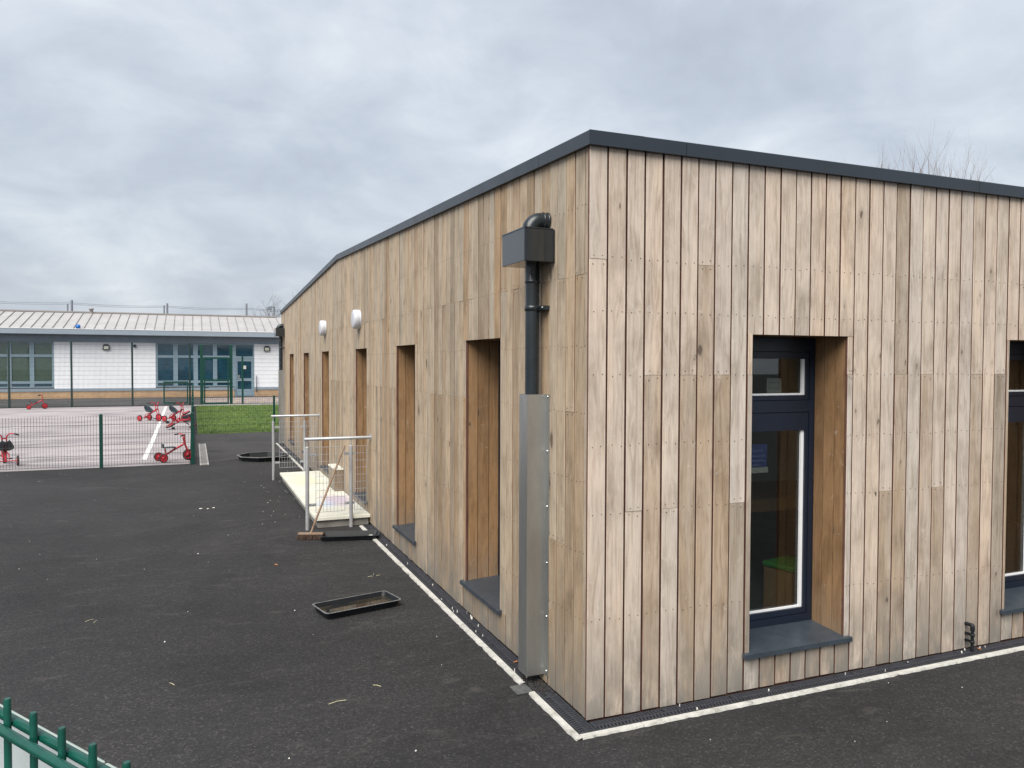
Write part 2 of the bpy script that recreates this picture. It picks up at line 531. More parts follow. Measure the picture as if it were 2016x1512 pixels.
def asphalt(name, base, grain=1.0, warm=0.0):
    mt, t, b = newmat(name)
    v = objvec(t)
    big = noise(t, v, 0.32, 6, 0.62, 0.6)
    mid = noise(t, objvec(t, (1.0, 2.2, 1)), 2.6, 6, 0.65, 0.4)
    fine = noise(t, v, 150, 2, 0.6)
    vo = N(t, 'ShaderNodeTexVoronoi')
    vo.inputs['Scale'].default_value = 85
    t.links.new(v, vo.inputs['Vector'])
    s = N(t, 'ShaderNodeSeparateColor')
    t.links.new(vo.outputs['Color'], s.inputs[0])
    lo = tuple(c * 0.70 for c in base)
    hi = tuple(c * 1.30 for c in base)
    c = ramp(t, big, [(0.3, lo), (0.7, hi)])
    c = mixc(t, 0.9, c, ramp(t, mid, [(0.28, (0.76, 0.75, 0.75)), (0.5, (1, 1, 1)), (0.72, (1.2, 1.19, 1.17))]), 'MULTIPLY')
    c = mixc(t, 0.9 * grain, c, ramp(t, s.outputs[0], [(0.0, (0.62, 0.62, 0.63)), (0.6, (1.0, 1.0, 1.0)), (0.88, (1.25, 1.24, 1.22)), (1.0, (2.2, 2.15, 2.05))]), 'MULTIPLY')
    c = mixc(t, 0.7 * grain, c, ramp(t, fine, [(0.3, (0.68, 0.68, 0.68)), (0.7, (1.32, 1.32, 1.32))]), 'MULTIPLY')
    # sparse pale grit
    vp = N(t, 'ShaderNodeTexVoronoi')
    vp.inputs['Scale'].default_value = 21
    t.links.new(v, vp.inputs['Vector'])
    sp = N(t, 'ShaderNodeSeparateColor')
    t.links.new(vp.outputs['Color'], sp.inputs[0])
    grit = mth(t, 'MULTIPLY', mth(t, 'LESS_THAN', vp.outputs['Distance'], 0.075), mth(t, 'GREATER_THAN', sp.outputs[0], 0.72))
    c = mixc(t, mth(t, 'MULTIPLY', grit, 0.5), c, (0.22, 0.21, 0.20))
    # damp and oily patches, worn pale areas
    pt = noise(t, objvec(t, (0.5, 0.8, 1)), 0.7, 7, 0.66, 1.1)
    c = mixc(t, 0.9, c, ramp(t, pt, [(0.34, (0.62, 0.62, 0.64)), (0.45, (0.95, 0.95, 0.95)), (0.58, (1.0, 1.0, 1.0)), (0.70, (1.35, 1.33, 1.30))]), 'MULTIPLY')
    # dusty scrapes
    du = noise(t, objvec(t, (0.9, 2.6, 1)), 1.7, 7, 0.72, 1.0)
    c = mixc(t, mth(t, 'MULTIPLY', ramp(t, du, [(0.57, (0, 0, 0)), (0.72, (1, 1, 1))]), 0.38), c, (0.095, 0.088, 0.078))
    t.links.new(c, b.inputs['Base Color'])
    t.links.new(ramp(t, mid, [(0.3, (0.72,) * 3), (0.6, (0.9,) * 3)]), b.inputs['Roughness'])
    b.inputs['Specular IOR Level'].default_value = 0.35
    bump(t, b, mth(t, 'ADD', mth(t, 'MULTIPLY', vo.outputs['Distance'], 0.7), fine), 0.55 * grain, 0.004)
    return mt


def playmat():
    mt, t, b = newmat('pale_playground_tarmac')
    v = objvec(t, (0.6, 1.4, 1))
    a = noise(t, v, 0.55, 7, 0.62, 0.5)
    c = ramp(t, a, [(0.30, (0.15, 0.132, 0.138)), (0.42, (0.29, 0.258, 0.262)), (0.58, (0.37, 0.33, 0.33)), (0.8, (0.44, 0.40, 0.385))])
    d = noise(t, objvec(t, (0.35, 1.5, 1)), 0.9, 6, 0.7, 0.8)
    c = mixc(t, mth(t, 'MULTIPLY', ramp(t, d, [(0.53, (0, 0, 0)), (0.62, (1, 1, 1))]), 0.62), c, (0.13, 0.12, 0.125))
    f = noise(t, objvec(t), 60, 3, 0.6)
    c = mixc(t, 0.6, c, ramp(t, f, [(0.3, (0.85,) * 3), (0.7, (1.12,) * 3)]), 'MULTIPLY')
    t.links.new(c, b.inputs['Base Color'])
    b.inputs['Roughness'].default_value = 0.8
    return mt


def slabmat():
    mt, t, b = newmat('cream_concrete_slab')
    v = objvec(t)
    c = ramp(t, noise(t, v, 2.2, 6, 0.65, 0.4), [(0.3, (0.50, 0.49, 0.42)), (0.7, (0.68, 0.67, 0.58))])
    c = mixc(t, 0.7, c, ramp(t, noise(t, v, 40, 4, 0.6), [(0.3, (0.88,) * 3), (0.7, (1.08,) * 3)]), 'MULTIPLY')
    # spilt purple and blue paint

    def blob(x, y, r, col, c, seed):
        g = N(t, 'ShaderNodeNewGeometry')
        vm = N(t, 'ShaderNodeVectorMath', operation='DISTANCE')
        mp = N(t, 'ShaderNodeMapping')
        mp.inputs['Scale'].default_value = (1, 0.42, 0)
        t.links.new(g.outputs['Position'], mp.inputs['Vector'])
        t.links.new(mp.outputs[0], vm.inputs[0])
        vm.inputs[1].default_value = (x, y * 0.42, 0)
        wn_ = noise(t, v, 5 + seed, 5, 0.65)
        d = mth(t, 'ADD', vm.outputs['Value'], mth(t, 'MULTIPLY', mth(t, 'SUBTRACT', wn_, 0.5), 0.35))
        return mixc(t, mth(t, 'MULTIPLY', ramp(t, d, [(r * 0.4, (1, 1, 1)), (r, (0, 0, 0))]), 0.6), c, col)
    c = blob(-0.22, 7.15, 0.26, (0.33, 0.23, 0.38), c, 0)
    c = blob(-0.42, 6.9, 0.16, (0.38, 0.46, 0.60), c, 3)
    c = blob(-0.40, 9.2, 0.30, (0.55, 0.56, 0.38), c, 1)
    t.links.new(c, b.inputs['Base Color'])
    b.inputs['Roughness'].default_value = 0.8
    bump(t, b, noise(t, v, 60, 4, 0.6), 0.2, 0.004)
    return mt


def glassmat(name, tint, refl=1.0):
    mt = bpy.data.materials.new(name)
    mt.use_nodes = True
    t = mt.node_tree
    t.nodes.clear()
    o = N(t, 'ShaderNodeOutputMaterial')
    tr = N(t, 'ShaderNodeBsdfTransparent')
    tr.inputs[0].default_value = tint + (1,)
    gl = N(t, 'ShaderNodeBsdfGlossy')
    gl.inputs['Roughness'].default_value = 0.01
    fr = N(t, 'ShaderNodeFresnel')
    gg = N(t, 'ShaderNodeNewGeometry')      # same reflectance on the way out as on the way in
    t.links.new(mth(t, 'SUBTRACT', 1.5, mth(t, 'MULTIPLY', gg.outputs['Backfacing'], 1.5 - 1 / 1.5)), fr.inputs[0])
    mx = N(t, 'ShaderNodeMixShader')
    t.links.new(mth(t, 'MULTIPLY', fr.outputs[0], refl, clamp=True), mx.inputs[0])
    t.links.new(tr.outputs[0], mx.inputs[1])
    t.links.new(gl.outputs[0], mx.inputs[2])
    t.links.new(mx.outputs[0], o.inputs[0])
    return mt


def watermat():
    mt, t, b = newmat('dirty_water')
    v = objvec(t)
    t.links.new(ramp(t, noise(t, v, 7, 5, 0.6), [(0.35, (0.014, 0.016, 0.017)), (0.7, (0.045, 0.035, 0.022))]), b.inputs['Base Color'])
    b.inputs['Roughness'].default_value = 0.03
    b.inputs['IOR'].default_value = 1.34
    b.inputs['Specular IOR Level'].default_value = 0.9
    return mt


def brickmat():
    mt, t, b = newmat('buff_brick')
    br = N(t, 'ShaderNodeTexBrick')
    mp = N(t, 'ShaderNodeMapping')
    g = N(t, 'ShaderNodeNewGeometry')
    s = N(t, 'ShaderNodeSeparateXYZ')
    cb = N(t, 'ShaderNodeCombineXYZ')
    t.links.new(g.outputs['Position'], s.inputs[0])
    t.links.new(s.outputs[0], cb.inputs[0])
    t.links.new(s.outputs[2], cb.inputs[1])
    t.links.new(cb.outputs[0], br.inputs['Vector'])
    br.inputs['Scale'].default_value = 1.0
    br.inputs['Brick Width'].default_value = 0.225
    br.inputs['Row Height'].default_value = 0.075
    br.inputs['Mortar Size'].default_value = 0.008
    br.inputs['Color1'].default_value = (0.50, 0.30, 0.14, 1)
    br.inputs['Color2'].default_value = (0.40, 0.24, 0.12, 1)
    br.inputs['Mortar'].default_value = (0.36, 0.32, 0.27, 1)
    c = mixc(t, 0.7, br.outputs['Color'], ramp(t, noise(t, objvec(t), 1.6, 5), [(0.3, (0.75,) * 3), (0.7, (1.15,) * 3)]), 'MULTIPLY')
    t.links.new(c, b.inputs['Base Color'])
    b.inputs['Roughness'].default_value = 0.9
    return mt


def blockmat():
    mt, t, b = newmat('white_blockwork')
    br = N(t, 'ShaderNodeTexBrick')
    g = N(t, 'ShaderNodeNewGeometry')
    s = N(t, 'ShaderNodeSeparateXYZ')
    cb = N(t, 'ShaderNodeCombineXYZ')
    t.links.new(g.outputs['Position'], s.inputs[0])
    t.links.new(s.outputs[0], cb.inputs[0])
    t.links.new(s.outputs[2], cb.inputs[1])
    t.links.new(cb.outputs[0], br.inputs['Vector'])
    br.inputs['Scale'].default_value = 1.0
    br.inputs['Brick Width'].default_value = 0.45
    br.inputs['Row Height'].default_value = 0.225
    br.inputs['Mortar Size'].default_value = 0.006
    br.inputs['Color1'].default_value = (0.80, 0.81, 0.84, 1)
    br.inputs['Color2'].default_value = (0.77, 0.78, 0.81, 1)
    br.inputs['Mortar'].default_value = (0.66, 0.67, 0.69, 1)
    c = mixc(t, 0.7, br.outputs['Color'], ramp(t, noise(t, objvec(t, (1, 1, .4)), 0.9, 5), [(0.3, (0.93,) * 3), (0.7, (1.04,) * 3)]), 'MULTIPLY')
    t.links.new(c, b.inputs['Base Color'])
    b.inputs['Roughness'].default_value = 0.7
    return mt


def stripmat():
    mt, t, b = newmat('white_concrete_edging')
    v = objvec(t)
    c = ramp(t, noise(t, v, 9, 6, 0.7, 0.6), [(0.30, (0.20, 0.195, 0.175)), (0.41, (0.40, 0.39, 0.355)), (0.62, (0.52, 0.51, 0.475))])
    c = mixc(t, 0.7, c, ramp(t, noise(t, v, 90, 3, 0.6), [(0.3, (0.82,) * 3), (0.7, (1.1,) * 3)]), 'MULTIPLY')
    t.links.new(c, b.inputs['Base Color'])
    b.inputs['Roughness'].default_value = 0.85
    bump(t, b, noise(t, v, 70, 4, 0.65), 0.4, 0.004)
    return mt


def grassmat(name, lo, hi):
    mt, t, b = newmat(name)
    c = ramp(t, noise(t, objvec(t), 1.1, 6, 0.65), [(0.3, lo), (0.7, hi)])
    c = mixc(t, 0.8, c, ramp(t, noise(t, objvec(t), 9, 4, 0.6), [(0.3, (0.7,) * 3), (0.7, (1.3,) * 3)]), 'MULTIPLY')
    t.links.new(c, b.inputs['Base Color'])
    b.inputs['Roughness'].default_value = 0.7
    return mt


GALV = galv()
GUARD = galv_sheet()
ASPH = asphalt('dark_asphalt', (0.0238, 0.0229, 0.0238))
ASPH2 = asphalt('worn_asphalt', (0.044, 0.041, 0.041), 0.8)
ASPH3 = asphalt('far_asphalt', (0.066, 0.062, 0.060), 0.7)
PLAY = playmat()
SLAB = slabmat()
SLABED = M('slab_underside', (0.20, 0.19, 0.17), 0.85, var=0.3, bmp=0.3)
GLASS = glassmat('clear_pane', (0.86, 0.89, 0.88), 1.5)
WATER = watermat()
BRICK = brickmat()
BLOCK = blockmat()
STRIP = stripmat()
KERBM = M('grey_kerb', (0.20, 0.19, 0.18), 0.85, var=0.25, scale=9, bmp=0.3)
KERBL = M('pale_kerb_edge', (0.34, 0.33, 0.31), 0.85, var=0.25, scale=9)
LINEP = M('white_line_paint', (0.66, 0.66, 0.64), 0.75, var=0.16, scale=9)
LINEW = M('worn_line_paint', (0.62, 0.60, 0.58), 0.75, var=0.2, scale=5)
GRASSB = grassmat('grass_ground', (0.050, 0.085, 0.014), (0.10, 0.155, 0.024))
GRASSL = grassmat('grass_blade', (0.065, 0.12, 0.018), (0.14, 0.215, 0.036))
PINKP = M('pink_paving', (0.34, 0.27, 0.245), 0.85, var=0.2, scale=3)
YELLOWP = M('yellow_dab', (0.62, 0.56, 0.28), 0.8)
GRATE = M('cast_grating', (0.030, 0.032, 0.040), 0.6, var=0.25, scale=25)
CHAN = M('channel_shade', (0.003, 0.003, 0.003), 0.95, var=0.4, scale=30)  # near-black paints the shade down in the drain below the gratings

# ------------------------------------------------------------------ the ground
o = MB().add([(-300, -120, 0), (300, -120, 0), (300, 400, 0), (-300, 400, 0)], [(0, 1, 2, 3)]).build('ground', ASPH)
o['kind'] = 'structure'


def sheet(name, poly, z, mat):
    o = MB().add([(x, y, z) for x, y in poly], [tuple(range(len(poly)))]).build(name, mat)
    o['kind'] = 'structure'
    return o


pl = sheet('playground', [(-40, 13.24), (-2.19, 13.24), (-2.19, 36.2), (-40, 36.2)], 0.004, PLAY)
sheet('path', [(-2.05, 13.1), (-1.2, 13.75), (0, 14.6), (0, 17.0), (2.5, 17.0), (2.5, 20.2), (-2.05, 20.2)], 0.004, ASPH2)
sheet('yard', [(-40, 36.8), (10, 36.8), (10, 45.98), (-40, 45.98)], 0.004, ASPH3)
sheet('paving', [(-1.6, 37.0), (4, 37.0), (4, 44.2), (-1.6, 44.2)], 0.008, PINKP)
sheet('lawn_soil', [(-2.0, 20.26), (7, 20.26), (7, 35.6), (-2.0, 35.6)], 0.004, GRASSB)
o = MB()
o.box(-2.15, 7, 35.75, 36.3, 0.0, 0.03)
o = o.build('threshold_kerb', KERBL)
o['kind'] = 'structure'

# painted court lines on the playground


def line(pts, w, z=0.008):
    mb = MB()
    for (a, b) in zip(pts[:-1], pts[1:]):
        d = Vector((b[0] - a[0], b[1] - a[1])).normalized()
        n = Vector((-d.y, d.x)) * w / 2
        mb.add([(a[0] + n.x, a[1] + n.y, z), (a[0] - n.x, a[1] - n.y, z), (b[0] - n.x, b[1] - n.y, z), (b[0] + n.x, b[1] + n.y, z)], [(0, 1, 2, 3)])
    return mb


k = line([(-12, 14.55), (-3.10, 14.30)], 0.06).build('court_line', LINEW, pl)
k = line([(-3.09, 14.24), (-3.11, 18.3), (-3.29, 35.6)], 0.10).build('court_line', LINEP, pl)
k = line([(-16, 25.3), (-7.1, 24.85)], 0.09).build('court_line', LINEP, pl)
k = line([(-7.1, 24.8), (-7.4, 24.2), (-8.2, 23.4), (-12, 22.3)], 0.09, 0.0085).build('court_line', LINEP, pl)
k = line([(-7.0, 24.3), (-3.4, 24.2)], 0.07).build('court_line', LINEW, pl)
dab = MB()
for i in range(5):
    for j in range(2):
        x = -0.35 + i * 0.68 + j * 0.3
        y = 38.2 + j * 2.6
        dab.add([(x, y, .012), (x + .12, y - .3, .012), (x + .3, y - .35, .012), (x + .18, y + .2, .012)], [(0, 1, 2, 3)])
dab = dab.build('painted_dabs', YELLOWP)
dab['kind'] = 'structure'

# ------------------------------------------------------------------ timber building
HEAD, SILLZ = 2.285, 0.262
EAVE, RIDGE, LEN, MID = 3.345, 3.705, 16.86, 8.35
WINL = [(1.41, 2.20), (3.80, 4.60), (6.22, 6.98), (9.27, 10.05), (11.74, 12.51), (14.22, 15.00)]
WINR = [(1.155, 1.945), (3.53, 4.32), (5.9, 6.69)]
WR_END = 8.0

B = thing('timber_building', 'single-storey building clad in vertical weathered timber boards, dark roof edging', 'building')


def ltop(y):
    return EAVE + (RIDGE - EAVE) * (1 - abs(y - MID) / MID)


def mapR(a, d, z):
    return (a, d, z)


def mapL(a, d, z):
    return (d, a, z)


def plank_geo(mb, mp, a0, a1, z0, z1a, z1b, d0, th=0.02, ch=0.0025, rnd=0.5, lean=0.0):
    """one board: chamfered front arrises, top may be raked"""
    sec = [(a0, d0 + th), (a0, d0 + ch), (a0 + ch, d0), (a1 - ch, d0), (a1, d0 + ch), (a1, d0 + th)]
    vs = []
    for (a, d) in sec:
        vs.append(mp(a, d + lean, z0))
    for (a, d) in sec:
        zt = z1a + (z1b - z1a) * (a - a0) / (a1 - a0)
        vs.append(mp(a, d - lean, zt))
    n = 6
    fs = [(0, 1, 2, 3, 4, 5)[::-1], (6, 7, 8, 9, 10, 11)] + [(i, (i + 1) % n, n + (i + 1) % n, n + i) for i in range(n)]
    mb.add(vs, fs, rnd)


PIDX = [0, 0, 1, 0, 0, 0, 1, 1]   # board faces: bottom, top, side, chamfer, front, chamfer, side, back
pieces = []   # (score, wall, args)
rg = random.Random(5)


def dist_score(p, area):
    v = Vector(p) - CAMLOC
    dp = v.dot(fwd)
    if dp < 0.5:
        return -1
    px, py = v.dot(right) / dp, v.dot(down) / dp
    if abs(px) > 0.70 or py > 0.56 or py < -0.52:
        return -1
    return area / dp ** 2


def subtract(rect, holes):
    """vertical strip minus window openings -> list of rects (a0,a1,z0,z1, touches_top)"""
    a0, a1, z0, z1 = rect
    res = [(a0, a1, z0, z1)]
    for (h0, h1, hz0, hz1) in holes:
        nr = []
        for (b0, b1, y0, y1) in res:
            if h1 <= b0 + 1e-4 or h0 >= b1 - 1e-4 or hz1 <= y0 or hz0 >= y1:
                nr.append((b0, b1, y0, y1))
                continue
            if y1 > hz1 + 0.01:
                nr.append((b0, b1, hz1, y1))
            if y0 < hz0 - 0.01:
                nr.append((b0, b1, y0, hz0))
            zz0, zz1 = max(y0, hz0), min(y1, hz1)
            if h0 - b0 > 0.012:
                nr.append((b0, h0, zz0, zz1))
            if b1 - h1 > 0.012:
                nr.append((h1, b1, zz0, zz1))
        res = nr
    return res


def clad(wall, start, pitch, end, gap, holes, topf, rows, first=None):
    a = start
    cols = []
    if first:
        cols.append(first)
    i = 0
    while a < end - 0.02:
        cols.append((a, min(a + pitch, end)))
        a += pitch
        i += 1
    for ci, (a0, a1) in enumerate(cols):
        lo, hi = a0 + gap / 2 + rg.uniform(-.0014, .0014), a1 - gap / 2 + rg.uniform(-.0014, .0014)
        if rg.random() < .10:
            lo += rg.uniform(.002, .005)
        zb = 0.022 + rg.uniform(-.004, .004)
        colu = rg.random()
        # butt joints on the batten rows, alternate boards
        cand = rows[ci % 2]
        joints = sorted([z for z in cand if rg.random() < 0.58] + ([2.70 if wall == 'R' else 0.98] if rg.random() < .07 else []))
        if not joints and rg.random() < 0.3:
            joints = [cand[0]]
        zs = [zb] + joints + [None]
        for s in range(len(zs) - 1):
            z0 = zs[s] + (0.0009 if s else 0)
            z1 = (zs[s + 1] - 0.0009) if zs[s + 1] is not None else 9.0
            for (b0, b1, y0, y1) in subtract((lo, hi, z0, z1), holes):
                ta = topf(b0) if y1 > 8 else y1
                tb = topf(b1) if y1 > 8 else y1
                if min(ta, tb) - y0 < 0.03:
                    continue
                d0 = rg.uniform(-0.0022, 0.0022)
                cz = (y0 + ta) / 2
                brown = 0.05 if cz > 1.9 else (0.35 if cz > 1.1 else 0.85)  # browner boards grow likelier towards the ground
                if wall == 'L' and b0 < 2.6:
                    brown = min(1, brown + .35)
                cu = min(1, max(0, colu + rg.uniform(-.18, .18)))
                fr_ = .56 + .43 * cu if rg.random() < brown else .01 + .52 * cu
                rnd = (rg.randint(0, 16) + fr_) / 17.31
                p = (b0, 0, cz) if wall == 'R' else (0, b0, cz)
                k = abs(p[1] - CAMLOC[1]) if wall == 'R' else abs(p[0] - CAMLOC[0])
                sc_ = dist_score(p, (b1 - b0) * (ta - y0) * k / (Vector(p) - CAMLOC).length)
                pieces.append((sc_, wall, b0, b1, y0, ta, tb, d0, rnd, rg.uniform(-.0012, .0012)))


holesL = [(a, b, SILLZ - 0.012, HEAD) for a, b in WINL]
holesR = [(a, b, SILLZ - 0.012, HEAD) for a, b in WINR]
clad('R', 0.1095, 0.1256, WR_END, 0.0115, holesR, lambda x: EAVE, [(1.225,), (2.03,)], first=(-0.0155, 0.1095))
clad('L', 0.077, 0.1217, LEN, 0.0085, holesL, ltop, [(1.805,), (2.62,)], first=(0.011, 0.077))

# backing walls with openings


def slab_wall(mp, a_lo, a_hi, holes, topf, d0, d1):
    mb = MB()

    def pc(a0, a1, z0, z1a, z1b):
        vs = [mp(a0, d0, z0), mp(a1, d0, z0), mp(a1, d1, z0), mp(a0, d1, z0), mp(a0, d0, z1a), mp(a1, d0, z1b), mp(a1, d1, z1b), mp(a0, d1, z1a)]
        mb.add(vs, [(0, 3, 2, 1), (4, 5, 6, 7), (0, 1, 5, 4), (1, 2, 6, 5), (2, 3, 7, 6), (3, 0, 4, 7)])
    e = 0.021
    edges = [a_lo]
    for (a, b, z0, z1) in holes:
        a, b = a - e, b + e
        edges += [a, b]
        pc(a, b, 0.0, z0 - e, z0 - e)
        m_ = (a + b) / 2
        if a < MID < b and topf is ltop:
            m_ = MID
        pc(a, m_, z1 + e, topf(a), topf(m_))
        pc(m_, b, z1 + e, topf(m_), topf(b))
    edges.append(a_hi)
    for i in range(0, len(edges), 2):
        a, b = edges[i], edges[i + 1]
        if a < MID < b and topf is ltop:
            pc(a, MID, 0, topf(a), topf(MID))
            pc(MID, b, 0, topf(MID), topf(b))
        else:
            pc(a, b, 0, topf(a), topf(b))
    return mb


wallR = slab_wall(mapR, 0.022, WR_END, holesR, lambda x: EAVE - 0.02, 0.022, 0.30).build('wall', W_BACK, B)
wallL = slab_wall(mapL, 0.302, LEN - 0.02, holesL, lambda y: ltop(y) - 0.02, 0.022, 0.30).build('wall', W_BACK, B)
MB().box(0.302, WR_END, LEN - 0.28, LEN - 0.02, 0, EAVE - 0.03).build('wall', W_BACK, B)
MB().box(WR_END - 0.3, WR_END - 0.01, 0.302, LEN - 0.29, 0, EAVE - 0.03).build('wall', W_BACK, B)

pieces.sort(key=lambda p: -p[0])
rest = {'L': MB(), 'R': MB()}
for i, (s, wall, b0, b1, y0, ta, tb, d0, rnd, lean) in enumerate(pieces):
    mp = mapR if wall == 'R' else mapL
    if i < 288 and s > 0:
        mb = MB()
        plank_geo(mb, mp, b0, b1, y0, ta, tb, d0, rnd=rnd, lean=lean)
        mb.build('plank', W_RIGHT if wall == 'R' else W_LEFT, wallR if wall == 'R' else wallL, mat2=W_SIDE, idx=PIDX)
    else:
        plank_geo(rest[wall], mp, b0, b1, y0, ta, tb, d0, rnd=rnd, lean=lean)
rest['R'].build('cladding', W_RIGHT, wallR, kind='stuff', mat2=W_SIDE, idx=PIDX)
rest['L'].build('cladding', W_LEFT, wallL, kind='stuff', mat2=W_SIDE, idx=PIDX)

# nail heads, two per board on every batten
nail = {'L': MB(), 'R': MB()}
for (s, wall, b0, b1, y0, ta, tb, d0, rnd, lean) in pieces:
    if s < 0 or (wall == 'L' and b0 > 9) or b1 - b0 < 0.04:
        continue
    rows = (0.60, 1.225, 1.62, 2.03, 2.40, 2.71) if wall == 'R' else (0.58, 0.98, 1.40, 1.805, 2.20, 2.62, 3.02)
    zs = []
    for z in rows:
        if abs(z - y0) < 0.02:
            zs.append(y0 + 0.022)
        elif abs(z - ta) < 0.02:
            zs.append(ta - 0.022)
        elif y0 < z < min(ta, tb) - 0.02:
            zs.append(z)
    for z in zs:
        for a in (b0 + 0.24 * (b1 - b0), b1 - 0.24 * (b1 - b0)):
            a += rg.uniform(-.006, .006)
            zz = z + rg.uniform(-.008, .008)
            r = 0.0029
            mp = mapR if wall == 'R' else mapL
            vs = [mp(a + r * math.cos(k * math.pi / 3), d0 - 0.0024, zz + r * math.sin(k * math.pi / 3)) for k in range(6)]
            vs += [mp(a + r * 1.1 * math.cos(k * math.pi / 3), d0 + 0.003, zz + r * 1.1 * math.sin(k * math.pi / 3)) for k in range(6)]
            nail[wall].add(vs, [(0, 1, 2, 3, 4, 5)] + [(k, (k + 1) % 6, 6 + (k + 1) % 6, 6 + k) for k in range(6)])
NAILM = M('nail_head', (0.045, 0.040, 0.036), 0.6)
nail['R'].build('nail_heads', NAILM, wallR, kind='stuff')
nail['L'].build('nail_heads', NAILM, wallL, kind='stuff')


def window(mp, wallp, a0, a1, full):
    """lined reveal, frame, panes and sill of one opening"""
    # reveal lining boards
    for side in (0, 1):
        d = 0.024
        for wdt in (0.086, 0.100, 0.088):
            d2 = min(d + wdt, 0.302)
            mb = MB()
            x0, x1 = (a0 - 0.019, a0 - 0.001) if side == 0 else (a1 + 0.001, a1 + 0.019)
            mb2 = []
            vs = [mp(x0, d + .003, SILLZ - .004), mp(x1, d + .003, SILLZ - .004), mp(x1, d2 - .003, SILLZ - .004), mp(x0, d2 - .003, SILLZ - .004),
                  mp(x0, d + .003, HEAD), mp(x1, d + .003, HEAD), mp(x1, d2 - .003, HEAD), mp(x0, d2 - .003, HEAD)]
            mb.add(vs, [(0, 3, 2, 1), (4, 5, 6, 7), (0, 1, 5, 4), (1, 2, 6, 5), (2, 3, 7, 6), (3, 0, 4, 7)], rg.random() * .98 + .01)
            mb.build('reveal_plank', W_FRESH, wallp)
            d = d2
    mb = MB()
    p, q = mp(a0 - .018, .024, HEAD + .002), mp(a1 + .018, .302, HEAD + .019)
    mb.box(min(p[0], q[0]), max(p[0], q[0]), min(p[1], q[1]), max(p[1], q[1]), p[2], q[2], 0.37)
    mb.build('head_lining', W_FRESH, wallp)

    def bx(mb, b0, b1, d0, d1, z0, z1):
        p, q = mp(b0, d0, z0), mp(b1, d1, z1)
        mb.box(min(p[0], q[0]), max(p[0], q[0]), min(p[1], q[1]), max(p[1], q[1]), z0, z1)
    D0, D1 = 0.298, 0.36
    e = 0.012
    fr = MB()
    L, Rr = a0 + .001, a1 - .001
    fw = 0.042
    bx(fr, L, L + fw, D0, D1, SILLZ + .022, HEAD - .001)
    bx(fr, Rr - fw, Rr, D0, D1, SILLZ + .022, HEAD - .001)
    bx(fr, L + fw, Rr - fw, D0, D1, HEAD - .10, HEAD - .001)
    bx(fr, L + fw, Rr - fw, D0, D1, 1.765, 1.845)
    bx(fr, L + fw, Rr - fw, D0, D1, SILLZ + .022, 0.335)
    win = fr.build('window', NAVY, B)
    for (z0, z1, top, bot) in ((1.849, HEAD - .104, .045, .032), (0.339, 1.761, .125, .04)):
        sa = MB()
        sw = 0.026
        bx(sa, L + fw + .003, L + fw + .003 + sw, D0 + .006, D1 - .004, z0, z1)
        bx(sa, Rr - fw - .003 - sw, Rr - fw - .003, D0 + .006, D1 - .004, z0, z1)
        bx(sa, L + fw + .003 + sw, Rr - fw - .003 - sw, D0 + .006, D1 - .004, z1 - top, z1)
        bx(sa, L + fw + .003 + sw, Rr - fw - .003 - sw, D0 + .006, D1 - .004, z0, z0 + bot)
        sa.build('sash', NAVY, win)
        g0, g1 = L + fw + sw + .004, Rr - fw - sw - .004
        gz0, gz1 = z0 + bot + .001, z1 - top - .001
        spc = MB()
        bw = 0.026
        bx(spc, g0, g0 + bw * .6, D0 + .020, D0 + .034, gz0, gz1)
        bx(spc, g1 - bw, g1, D0 + .020, D0 + .034, gz0, gz1)
        bx(spc, g0 + bw * .6, g1 - bw, D0 + .020, D0 + .034, gz0, gz0 + .013)
        spc.build('glazing_spacer', WHITEFR, win)
        pn = MB()
        bx(pn, g0, g1, D0 + .036, D0 + .040, gz0, gz1)
        pn.build('pane', GLASS, win)
    # sill: sloped sheet with a folded nose, wider than the opening
    s = MB()
    so = -0.034
    vs = [mp(a0 - .055, so, SILLZ - .002), mp(a1 + .045, so, SILLZ - .002), mp(a1 + .045, .022, SILLZ + .003), mp(a1 - .001, .0225, SILLZ + .003), mp(a1 - .001, D0, SILLZ + .021),
          mp(a0 + .001, D0, SILLZ + .021), mp(a0 + .001, .0225, SILLZ + .003), mp(a0 - .055, .022, SILLZ + .003)]
    # keep the part beyond the jambs in front of the cladding
    vs[2] = mp(a1 + .045, -.004, SILLZ + .001)
    vs[3] = mp(a1 - .002, -.004, SILLZ + .001)
    vs[6] = mp(a0 + .002, -.004, SILLZ + .001)
    vs[7] = mp(a0 - .055, -.004, SILLZ + .001)
    n = len(vs)
    lo = [(v[0], v[1], v[2] - .03) for v in vs]
    s.add(vs + lo, [tuple(range(n)), tuple(range(n, 2 * n))[::-1]] + [(i, (i + 1) % n, n + (i + 1) % n, n + i) for i in range(n)])
    s.build('sill', SILLM, win)
    return win


winsR = [window(mapR, wallR, a, b, True) for a, b in WINR]
winsL = [window(mapL, wallL, a, b, False) for a, b in WINL]

# roof edge capping, one folded sheet per length
COP = 0.082


